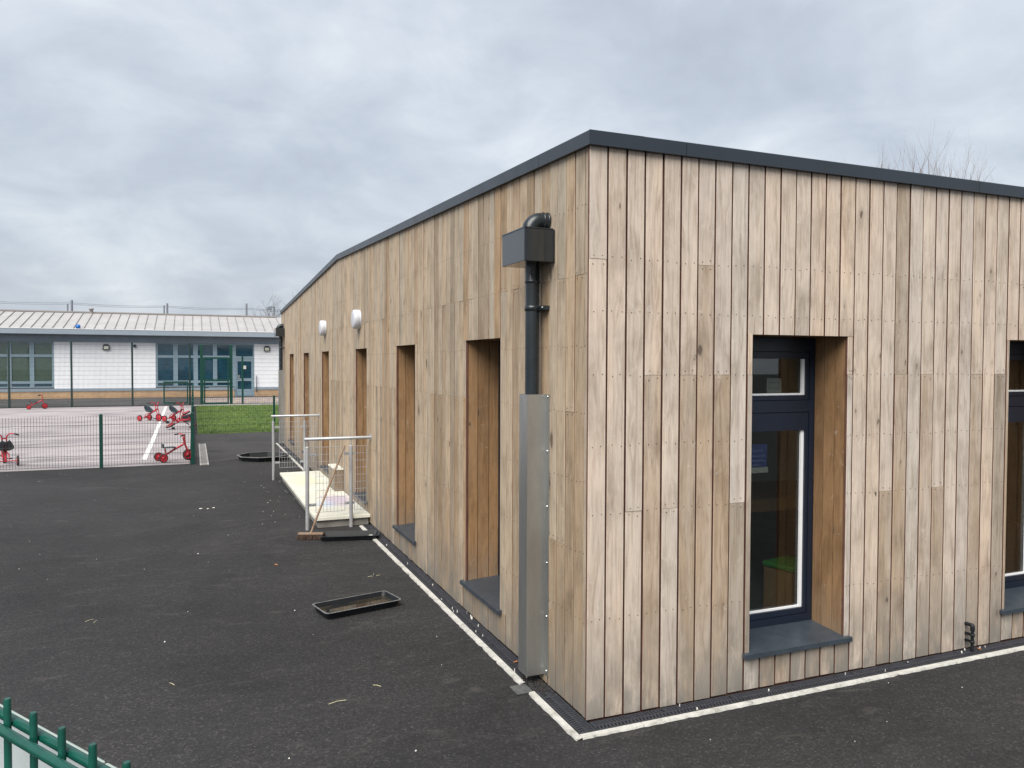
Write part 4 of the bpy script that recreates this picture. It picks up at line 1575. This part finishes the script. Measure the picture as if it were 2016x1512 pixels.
def tricycle(label, bucket):
    t = thing('tricycle', label, 'tricycle', group='red tricycles on the playground')
    fr, rr = .115, .092
    F = .30      # front axle x, rear axle at -.25
    wheel(t, 'front_wheel', (F, 0, fr), fr, .036)
    for s in (-1, 1):
        wheel(t, 'rear_wheel', (-.25, s * .18, rr), rr, .034)
    b = MB()
    b.tube([(-.25, -.165, rr), (-.25, .165, rr)], .010, 10)
    b.tube([(-.25, 0, rr), (-.16, 0, rr + .045), (.04, 0, .255), (.20, 0, .335)], .021, 10)
    if bucket:
        b.tube([(-.20, -.05, rr + .02), (-.14, -.05, .20), (-.05, -.02, .24)], .010, 8)
        b.tube([(-.20, .05, rr + .02), (-.14, .05, .20), (-.05, .02, .24)], .010, 8)
    else:
        b.tube([(-.15, 0, rr + .05), (-.17, 0, .27)], .014, 8)
        b.tube([(.03, 0, .25), (.0, 0, .29)], .014, 8)
    b.build('frame', RED, t)
    f = MB()
    for s in (-1, 1):
        f.tube([(F, s * .034, fr), (F - .03, s * .036, fr + .13), (F - .065, s * .036, .335), (F - .085, s * .036, .46), (F - .085, s * .045, .52), (F - .10, s * .09, .555), (F - .15, s * .165, .550)], .012, 8)
    f.box(F - .10, F - .055, -.046, .046, .34, .37)
    f.box(F - .112, F - .072, -.046, .046, .455, .475)
    f.build('fork_and_handlebar', RED, t)
    for s in (-1, 1):
        MB().tube([(F - .145, s * .160, .5505), (F - .20, s * .205, .537), (F - .215, s * .215, .533)], .0155, 8).build('grip', BLACKPL, t)
        pd = MB()
        pd.tube([(F, s * .036, fr), (F + s * .05, s * .052, fr + s * .03), (F + s * .05, s * .062, fr + s * .03)], .006, 6)
        pd.box(F + s * .05 - .035, F + s * .05 + .035, min(s * .06, s * .125), max(s * .06, s * .125), fr + s * .03 - .011, fr + s * .03 + .011)
        pd.build('pedal', BLACKPL, t)
    if bucket:
        # moulded bucket seat
        nu, nv = 9, 12
        vs, fs = [], []
        for i in range(nu):
            u = i / (nu - 1)
            for j in range(nv):
                a = R(-90 + 180 * j / (nv - 1))
                # u: 0 front lip .. 1 top of the back
                x = .06 - .24 * u - .05 * u * u
                z = .275 + .17 * max(0, u - .45) ** 1.3 * 2.2
                hw = .10 + .03 * math.sin(math.pi * u) - .045 * max(0, u - .7) / .3
                vs.append((x + .02 * abs(math.sin(a)), hw * math.sin(a), z + .035 * abs(math.sin(a)) ** 3))
        for i in range(nu - 1):
            for j in range(nv - 1):
                fs.append((i * nv + j, i * nv + j + 1, (i + 1) * nv + j + 1, (i + 1) * nv + j))
        off = len(vs)
        vs += [(v[0] - .004, v[1] * 1.06, v[2] - .018) for v in vs]
        fs += [tuple(k + off for k in f_)[::-1] for f_ in fs]
        ring = [j for j in range(nv)] + [i * nv + nv - 1 for i in range(1, nu)] + [(nu - 1) * nv + j for j in range(nv - 2, -1, -1)] + [i * nv for i in range(nu - 2, 0, -1)]
        for q in range(len(ring)):
            a_, b_ = ring[q], ring[(q + 1) % len(ring)]
            fs.append((a_, b_, b_ + off, a_ + off))
        MB().add(vs, fs, 0, True).build('seat', SEATBK, t)
    else:
        s_ = MB()
        s_.bbox(-.20, .03, -.085, .085, .285, .302, .006)
        s_.build('seat', SEATBK, t)
        s_ = MB()
        s_.bbox(-.226, -.204, -.085, .085, .285, .375, .008)
        s_.build('backrest', SEATBK, t)
    return t


def put(t, rear, front, lab=None):
    a, b = Vector(rear), Vector(front)
    d = (b - a).normalized()
    c = (a + b) / 2
    t.location = (c.x, c.y, .0045)
    t.rotation_euler = (0, 0, math.atan2(d.y, d.x))
    if lab:
        t['label'] = lab


flat = tricycle('red tricycle right behind the low fence beside its corner post', False)
put(flat, (-2.74, 13.80), (-2.27, 13.95))
buck = tricycle('red tricycle with black bucket seat, left of the pair in the middle of the playground', True)
put(buck, (-3.72, 26.3), (-3.26, 25.85))
buck.scale = (1.2, 1.2, 1.2)
c = copy_tree(buck)
put(c, (-2.90, 25.75), (-2.45, 25.35), 'red tricycle with black bucket seat, right of the pair in the middle of the playground')
c = copy_tree(buck)
c.scale = (1.1, 1.1, 1.1)
c['label'] = 'red tricycle seen from behind, cut off by the left edge of the photo'
c.location = (-5.63, 14.38, .0045)
c.rotation_euler = (0, 0, R(104))
c = copy_tree(flat)
c.scale = (1.1, 1.1, 1.1)
put(c, (-8.72, 35.25), (-8.23, 35.35), 'red tricycle far off alone at the back left of the playground')
c = copy_tree(flat)
c['label'] = 'red tricycle tipped over on its side next to the fence'
c.scale = (1.25, 1.25, 1.25)
c.location = (-2.52, 21.9, .20)
c.rotation_euler = (R(72), R(18), R(150))

# ------------------------------------------------------------------ far school building
FBD = thing('school_building', 'low white building with pale seamed roof and blue-grey windows behind the fences', 'building', (0, 46.0, 0))
X0, X1 = -20.0, 2.80


def seg_wall(mb, x0, x1, y0, y1, z0, z1):
    mb.box(x0, x1, y0, y1, z0, z1)


openings = [(-14.6, -9.31, .62, 3.19), (-4.14, 0.20, .62, 3.19), (0.20, 1.36, 0.0, 3.19)]
xa = X0
for (a, b, z0, z1) in openings:
    if a > xa:
        MB().box(xa, a, 0, .3, .55, 3.19).build('wall', BLOCK, FBD)
    xa = b
MB().box(xa, X1, 0, .3, .55, 3.19).build('wall', BLOCK, FBD)
b_ = MB()
b_.box(X0, .20, -.03, .3, 0, .40)
b_.box(1.36, X1 - .02, -.03, .3, 0, .40)
b_.build('brick_plinth', BRICK, FBD)
b_ = MB()
b_.box(X0, .20, -.06, .3, .402, .548)
b_.box(1.36, X1, -.06, .3, .402, .548)
b_.build('sill_band', FB_FASCIA, FBD)
MB().box(X0, X1 + .02, -.05, .3, 3.192, 3.60).build('cladding_band', FB_BLUE, FBD)
MB().box(X1, X1 + .10, -.02, .4, 0, 3.19).build('corner_trim', FB_BLUE, FBD)
MB().box(X0, X1 + .2, -.70, .3, 3.602, 3.64).build('soffit', FB_BLUE, FBD)
gm = MB()
gm.box(X0, X1 + .22, -.80, -.705, 3.60, 3.90)
gut = gm.build('gutter', FB_FASCIA, FBD)
MB().box(X0, X1 + .22, -.815, -.801, 3.885, 3.915).build('gutter_lip_highlight', WHITEFR, gut)  # white strip paints the highlight line along the gutter
ry0, ry1, rz0, rz1 = -.70, 4.0, 3.88, 5.06
rfp = MB()
rfp.add([(X0, ry0, rz0 - .03), (X1 + .25, ry0, rz0 - .03), (X1 + .25, ry1, rz1 - .03), (X0, ry1, rz1 - .03), (X0, 9, 3.8), (X1 + .25, 9, 3.8)], [(0, 1, 2, 3), (3, 2, 5, 4)])
roof = rfp.build('roof', FB_SEAM, FBD)
x = -18.0
pm = MB()
pm.add([(0.008, ry0, rz0), (.497, ry0, rz0), (.497, ry1, rz1), (.008, ry1, rz1), (0.008, ry0, rz0 - .028), (.497, ry0, rz0 - .028), (.497, ry1, rz1 - .028), (.008, ry1, rz1 - .028)],
       [(0, 1, 2, 3), (0, 1, 5, 4), (1, 2, 6, 5), (2, 3, 7, 6), (3, 0, 4, 7)])
pm = pm.mesh('roof_panel')
pm.materials.append(FB_ROOF)
smm = MB()
smm.add([(-.012, ry0, rz0), (.006, ry0, rz0), (.006, ry1, rz1), (-.012, ry1, rz1), (-.012, ry0, rz0 + .05), (.006, ry0, rz0 + .05), (.006, ry1, rz1 + .05), (-.012, ry1, rz1 + .05)],
        [(4, 5, 6, 7), (0, 1, 5, 4), (1, 2, 6, 5), (2, 3, 7, 6), (3, 0, 4, 7)])
smm = smm.mesh('seam')
smm.materials.append(FB_SEAM)
while x < X1 + .2:
    for me in (pm, smm):
        q = link(me.name.split('.')[0], me, roof)
        q.location = (x, 0, 0)
    x += .512
MB().box(X0, X1 + .25, ry1 - .12, ry1 + .12, rz1 + .0, rz1 + .08).build('ridge_cap', FB_SEAM, roof)
v = MB()
v.lathe([(.10, 5.02), (.10, 5.26), (.15, 5.27), (.15, 5.32), (.05, 5.36)], (-7.85, 3.9, 0), 'Z', 12)
v.build('roof_vent', FB_SEAM, roof)


def far_window(x0, x1, cols, fill, zs=(.62, .84, .98, 2.33, 2.47, 3.19)):
    f = MB()
    f.box(x0, x1, .02, .10, zs[0], zs[0] + .06)
    f.box(x0, x1, .02, .10, zs[5] - .07, zs[5] - .001)
    f.box(x0, x1, .021, .099, zs[1], zs[2])
    f.box(x0, x1, .021, .099, zs[3], zs[4])
    for (a, b) in cols:
        f.box(a, b, .015, .105, zs[0], zs[5] - .002)
    win = f.build('window', FB_FRAME, FBD)
    for i in range(len(cols) - 1):
        a, b = cols[i][1], cols[i + 1][0]
        for (z0, z1) in ((zs[0] + .06, zs[1]), (zs[2], zs[3]), (zs[4], zs[5] - .07)):
            MB().box(a, b, .055, .065, z0, z1).build('pane', FB_PANE if z1 - z0 > .3 else FB_PANE, win)
            inner = MB()
            inner.box(a, b, .078, .084, z0, z1)
            inner.build('blind' if fill is FB_BLIND else 'dark_lining', fill if z1 - z0 > .3 else FB_DARK, win)
    return win


FB_PANE = glassmat('far_pane', (0.80, 0.86, 0.88), 1.3)
far_window(-14.6, -9.31, [(-14.6, -14.5), (-13.62, -13.42), (-12.57, -12.38), (-11.55, -11.35), (-10.49, -10.27), (-9.41, -9.31)], FB_BLIND)
far_window(-4.14, .20, [(-4.14, -4.02), (-3.19, -2.94), (-2.09, -1.84), (-1.01, -.77), (.06, .20)], FB_DARK)
# stuck-on white marks on one pane
# door with top light
d = MB()
d.box(.205, .30, .0, .11, 0, 3.185)
d.box(1.27, 1.355, .0, .11, 0, 3.185)
d.box(.30, 1.27, .0, .11, 2.30, 2.44)
d.box(.30, 1.27, .0, .11, 3.12, 3.185)
df = d.build('door_frame', FB_FRAME, FBD)
MB().box(.30, 1.27, .05, .06, 2.44, 3.12).build('pane', FB_PANE, df)
MB().box(.30, 1.27, .072, .078, 2.44, 3.12).build('dark_lining', FB_DARK, df)
d = MB()
d.box(.305, .385, .03, .085, .02, 2.295)
d.box(1.185, 1.265, .03, .085, .02, 2.295)
d.box(.385, 1.185, .03, .085, 2.13, 2.295)
d.box(.385, 1.185, .03, .085, .93, 1.10)
d.box(.385, 1.185, .03, .085, .02, .44)
door = d.build('door', FB_FRAME, FBD)
for z0, z1 in ((.44, .93), (1.10, 2.13)):
    MB().box(.385, 1.185, .055, .062, z0, z1).build('pane', FB_PANE, door)
    MB().box(.385, 1.185, .072, .078, z0, z1).build('dark_lining', FB_DARK, door)
MB().box(.66, .88, .048, .052, 1.66, 1.87).build('notice', CARD, door)
MB().box(.40, .52, .020, .028, 1.12, 1.31).build('lock_plate', STEEL, door)
MB().box(.36, .50, .005, .018, 1.05, 1.08).build('handle', STEEL, door)
t = thing('grab_rail', 'steel grab rail on the white wall beside the far door', 'rail', (1.46, 45.9, 0))
MB().tube([(0, .06, .30), (0, 0, .34), (0, 0, 1.22), (0, .06, 1.26)], .03, 8).build('bar', GREYPOST, t)
for x, lb in ((-6.70, 'small square wall light on the far white building, left of its door'), (2.09, 'small square wall light on the far white building, right of its door')):
    t = thing('wall_light', lb, 'wall light', (x, 45.99, 2.92), 0, 'square lights on the far building')
    h_ = MB()
    h_.prism([(-.17, -.12), (.17, -.12), (.17, 0), (-.17, 0)], -.16, -.12)
    h_.prism([(-.17, -.12), (-.125, -.12), (-.125, 0), (-.17, 0)], -.12, .06)
    h_.prism([(.125, -.12), (.17, -.12), (.17, 0), (.125, 0)], -.12, .06)
    vs = [(-.17, -.12, .06), (.17, -.12, .06), (.11, -.12, .16), (-.11, -.12, .16), (-.17, 0, .06), (.17, 0, .06), (.11, 0, .16), (-.11, 0, .16)]
    h_.add(vs, [(0, 1, 2, 3), (4, 5, 6, 7), (0, 1, 5, 4), (1, 2, 6, 5), (2, 3, 7, 6), (3, 0, 4, 7)])
    h_.build('housing', BLACKPL, t)
    MB().box(-.124, .124, -.10, -.01, -.119, .059).build('lens', FB_LAMP, t)
t = thing('dome_camera', 'small dome camera on the white wall behind the tall fence', 'camera', (-5.23, 45.98, 3.0))
MB().lathe([(.10, 0), (.10, -.08), (.09, -.09)], (0, 0, 0), 'Y', 16).build('housing', FB_FASCIA, t)
MB().lathe([(.07, -.09), (.06, -.13), (.03, -.155), (0, -.16)], (0, 0, 0), 'Y', 16).build('dome', BLACKPL, t)
t = MB().lathe([(.0, -.13), (.05, -.12), (.095, -.09), (.125, -.04), (.13, 0), (.125, .04), (.095, .09), (.05, .12), (0, .13)], (0, 0, 0), 'Z', 20).build('ball', BLUEB)
t.location = (-8.05, 45.5, 4.04)
tag(t, 'blue ball lodged in the gutter of the far white building', 'ball')

# ------------------------------------------------------------------ beyond the roofs
NF = thing('ball_stop_fence', 'tall ball-stop masts with cables rising behind the far roof', 'fence')
for (x, y, z, r) in ((-9.61, 55.57, 6.2, .07), (-9.85, 55.5, 5.92, .05), (-3.77, 56.02, 6.2, .07), (-3.97, 56.0, 6.05, .05), (1.52, 55.9, 6.35, .07), (-16.2, 55.0, 6.2, .07), (7.0, 55.9, 6.3, .07)):
    MB().tube([(x, y, 0), (x, y, z)], r, 8).build('mast', GREYPOST, NF)
mx = [(-16.2, 55.0), (-9.61, 55.57), (-3.77, 56.02), (1.52, 55.9), (7.0, 55.9)]
for dz in (0, -.08):
    for (a, b) in zip(mx[:-1], mx[1:]):
        pts = []
        for i in range(13):
            u = i / 12
            pts.append((a[0] + (b[0] - a[0]) * u, a[1] + (b[1] - a[1]) * u, 6.02 + dz - .14 * 4 * u * (1 - u) * (.6 + dz * -2)))
        MB().tube(pts, .016, 4).build('cable', GREYPOST, NF)
FL = thing('floodlight_mast', 'slim floodlight mast in front of the bare tree beyond the far roof', 'mast', (3.45, 55.8, 0))
MB().tube([(0, 0, 0), (0, 0, 6.15)], .055, 8).build('mast', GREYPOST, FL)
MB().box(-.42, .06, -.08, .08, 6.10, 6.18).build('arm', GREYPOST, FL)
MB().box(-.50, -.20, -.12, .12, 5.93, 6.09).build('lamp_head', GREYPOST, FL)


def branch(mb, p, d, L_, r, depth, rt, up, spread, seg=4):
    n = 3
    pts, rads = [p], [r]
    q = p.copy()
    dd = d.copy()
    for i in range(n):
        dd = (dd + Vector((rt.gauss(0, .10), rt.gauss(0, .10), up))).normalized()
        q = q + dd * (L_ / n)
        pts.append(q.copy())
        rads.append(r * (1 - .45 * (i + 1) / n))
    mb.tube(pts, rads, seg if depth > 1 else 3, caps=False)
    if depth == 0:
        return
    for i in range(rt.choice((2, 3, 3))):
        k = rt.choice((1, 2, 3))
        nd = (dd + Vector((rt.gauss(0, spread), rt.gauss(0, spread), rt.uniform(0, .25)))).normalized()
        branch(mb, pts[k], nd, L_ * rt.uniform(.55, .8), rads[k] * .62, depth - 1, rt, up, spread, seg)


def bare_tree(label, loc, trunk_h, n, L_, r, depth, up, spread, seed, mat, fan, tw=1.0):
    t = thing('bare_tree', label, 'tree', loc)
    rt = random.Random(seed)
    MB().tube([(0, 0, 0), (.03, .02, trunk_h * .5), (0, 0, trunk_h)], [r * 2.4, r * 2.0, r * 1.8], 10).build('trunk', mat, t)
    mb = MB()
    for i in range(n):
        a = rt.uniform(0, 2 * math.pi)
        q = Vector((rt.uniform(-.1, .1), rt.uniform(-.1, .1), trunk_h - rt.uniform(0, .4)))
        s = fan * math.sqrt(rt.random())
        branch(mb, q, Vector((math.cos(a) * s, math.sin(a) * s, 1)).normalized(), L_ * rt.uniform(.75, 1.05), r * rt.uniform(.5, .9), depth, rt, up, spread)
    mb.build('crown', mat, t, recalc=False)
    return t


def shoots_tree(label, loc, side, seed):
    """pollarded crown: a trunk, low limbs and many upright whips"""
    t = thing('bare_tree', label, 'tree', loc)
    rt = random.Random(seed)
    tk = MB()
    tk.tube([(0, 0, 0), (.05, .02, 1.3), (0, 0, 2.6)], [.20, .16, .15], 10)
    tk.build('trunk', BARK, t)
    mb = MB()
    for i in range(32):
        u = -1 + 2 * i / 31 + rt.uniform(-.05, .05)
        off = side * (u * 3.0 + .35) + Vector((-side.y, side.x, 0)) * rt.uniform(-.5, .5)
        top = 7.6 - 1.35 * abs(u + .1) ** 1.7 + rt.uniform(-.25, .2) - (.35 if u > .5 else 0)
        base = Vector((0, 0, 2.4))
        elb = Vector((off.x * .8, off.y * .8, 4.9 + rt.uniform(-.3, .3)))
        tip = Vector((off.x, off.y, top + 1.0))
        mb.tube([base, base.lerp(elb, .5) + Vector((0, 0, .1)), elb], [.07, .05, .035], 6, caps=False)
        branch(mb, elb, (tip - elb).normalized(), (top - elb.z) * .50, .021, 3, rt, .12, .30)
        if rt.random() < .6:
            branch(mb, elb, (tip - elb + Vector((rt.gauss(0, .5), rt.gauss(0, .5), 0))).normalized(), (top - elb.z) * .42, .014, 3, rt, .14, .26)
    mb.build('crown', BARK, t, recalc=False)
    return t


shoots_tree('bare leafless tree showing above the roof edge on the right', (14.55, 10.45, 0), Vector((.654, -.757, 0)), 21)
bare_tree('bare leafless tree beyond the far roof, beside the gable end', (5.2, 70.5, 0), 2.8, 10, 2.9, .11, 4, .06, .5, 5, BARKFAR, .9)

# ------------------------------------------------------------------ grass, litter
rgx = random.Random(77)
g = MB()
for i in range(26000):
    y = 20.3 + 15.2 * rgx.random() ** 1.25
    x = rgx.uniform(-1.97, 3.6)
    a = rgx.uniform(0, math.pi)
    h = rgx.uniform(.025, .075)
    w2 = rgx.uniform(.006, .013)
    cxx, sxx = math.cos(a) * w2, math.sin(a) * w2
    lx_, ly_ = rgx.gauss(0, .02), rgx.gauss(0, .02)
    g.add([(x - cxx, y - sxx, .003), (x + cxx, y + sxx, .003), (x + lx_, y + ly_, h)], [(0, 1, 2)])
g = g.build('grass', GRASSL, None, recalc=False, kind='stuff')
tag(g, 'green grass strip behind the low fence', 'grass')

rl_ = random.Random(31)
lt = MB()


def chip(mb, x, y, s, z=.004):
    a = rl_.uniform(0, 6.28)
    n = rl_.choice((4, 5, 6))
    el = rl_.uniform(.4, 1)
    top = []
    for k in range(n):
        an = 2 * math.pi * k / n
        px, py = s * math.cos(an) * rl_.uniform(.7, 1.1), s * el * math.sin(an) * rl_.uniform(.7, 1.1)
        top.append((x + px * math.cos(a) - py * math.sin(a), y + px * math.sin(a) + py * math.cos(a)))
    mb.add([(p[0], p[1], .0005) for p in top] + [(x + (p[0] - x) * .8, y + (p[1] - y) * .8, z * rl_.uniform(.8, 1.6)) for p in top],
           [tuple(range(n, 2 * n))] + [(k, (k + 1) % n, n + (k + 1) % n, n + k) for k in range(n)])


for i in range(75):
    y = rl_.uniform(-2.6, 13.0)
    x = rl_.uniform(-5.5, -.25)
    chip(lt, x, y, rl_.choice((.003, .003, .004, .005, .006, .009)))
for i in range(20):          # beside the platform
    chip(lt, rl_.gauss(-.95, .16), rl_.uniform(6.0, 10.3), rl_.choice((.005, .006, .008, .012)))
for i in range(16):
    chip(lt, rl_.uniform(-.11, -.01), rl_.uniform(.2, 5.8), rl_.choice((.004, .006, .009)), .022)
for i in range(10):
    chip(lt, rl_.uniform(.2, 3.5), rl_.uniform(-.11, -.02), rl_.choice((.003, .005, .007)), .020)
for i in range(11):
    chip(lt, rl_.uniform(-.1, 3.6), rl_.uniform(-1.2, -.2), rl_.choice((.003, .004, .005)))
for (x, y, s) in ((-2.02, 7.95, .028), (-1.93, 7.9, .022), (-1.85, 7.95, .024)):
    chip(lt, x, y, s, .004)
lt = lt.build('litter_chips', CHIP, None, recalc=False, kind='stuff')
tag(lt, 'pale crumbs and paper flecks scattered over the dark asphalt', 'litter')
sw = MB()
for (x, y, a, L_) in ((-1.30, .83, 10, .11), (-1.02, .98, -45, .06), (-2.9, 3.1, 40, .07), (-2.85, 3.05, 70, .06), (-2.25, 1.5, -60, .06), (-.52, 3.55, 10, .05), (-.47, 3.62, 70, .05), (-.44, 3.56, 15, .04)):
    d_ = Vector((math.cos(R(a)), math.sin(R(a)), 0)) * L_ / 2
    sw.tube([(x - d_.x, y - d_.y, .004), (x, y + L_ * .08, .006), (x + d_.x, y + d_.y, .004)], .0022, 5)
sw = sw.build('straw', STRAW, None, recalc=False, kind='stuff')
tag(sw, 'dry straw stalks and wood slivers lying on the asphalt', 'litter')
bk = MB()
for i in range(24):
    x, y, r_ = rl_.gauss(-.72, .22), rl_.uniform(4.5, 5.15), rl_.uniform(.003, .011)
    bk.lathe([(r_, .001), (r_ * .8, r_ * .8), (0, r_ * 1.1)], (x, y, 0), 'Z', 6, False)
bk = bk.build('soil_crumbs', MUD, None, kind='stuff')
tag(bk, 'dark soil crumbs on the asphalt in front of the broom', 'soil')


def leaf(x, y, z, rz, s, label):
    t = MB()
    pts = [(-1, 0, 0), (-.5, .38, .12), (.1, .48, .05), (.6, .3, .16), (1.05, .0, .02), (.55, -.32, .2), (.0, -.45, .08), (-.55, -.34, .15)]
    t.add([(p[0] * s, p[1] * s, p[2] * s + .002) for p in pts] + [(0, 0, 0.001)], [(i, (i + 1) % 8, 8) for i in range(8)])
    o = t.build('fallen_leaf', LEAFM, None, recalc=False)
    o.location = (x, y, z)
    o.rotation_euler = (0, 0, rz)
    tag(o, label, 'leaf', 'fallen brown leaves')


leaf(-.045, .98, .018, .4, .026, 'orange-brown leaf on the grating left of the steel pipe guard')
leaf(3.20, -.05, .018, 1.2, .022, 'brown leaf on the grating right of the thin overflow pipe')
leaf(-1.33, 4.35, .001, 2.0, .03, 'reddish leaf on the asphalt between the broom and the water tray')
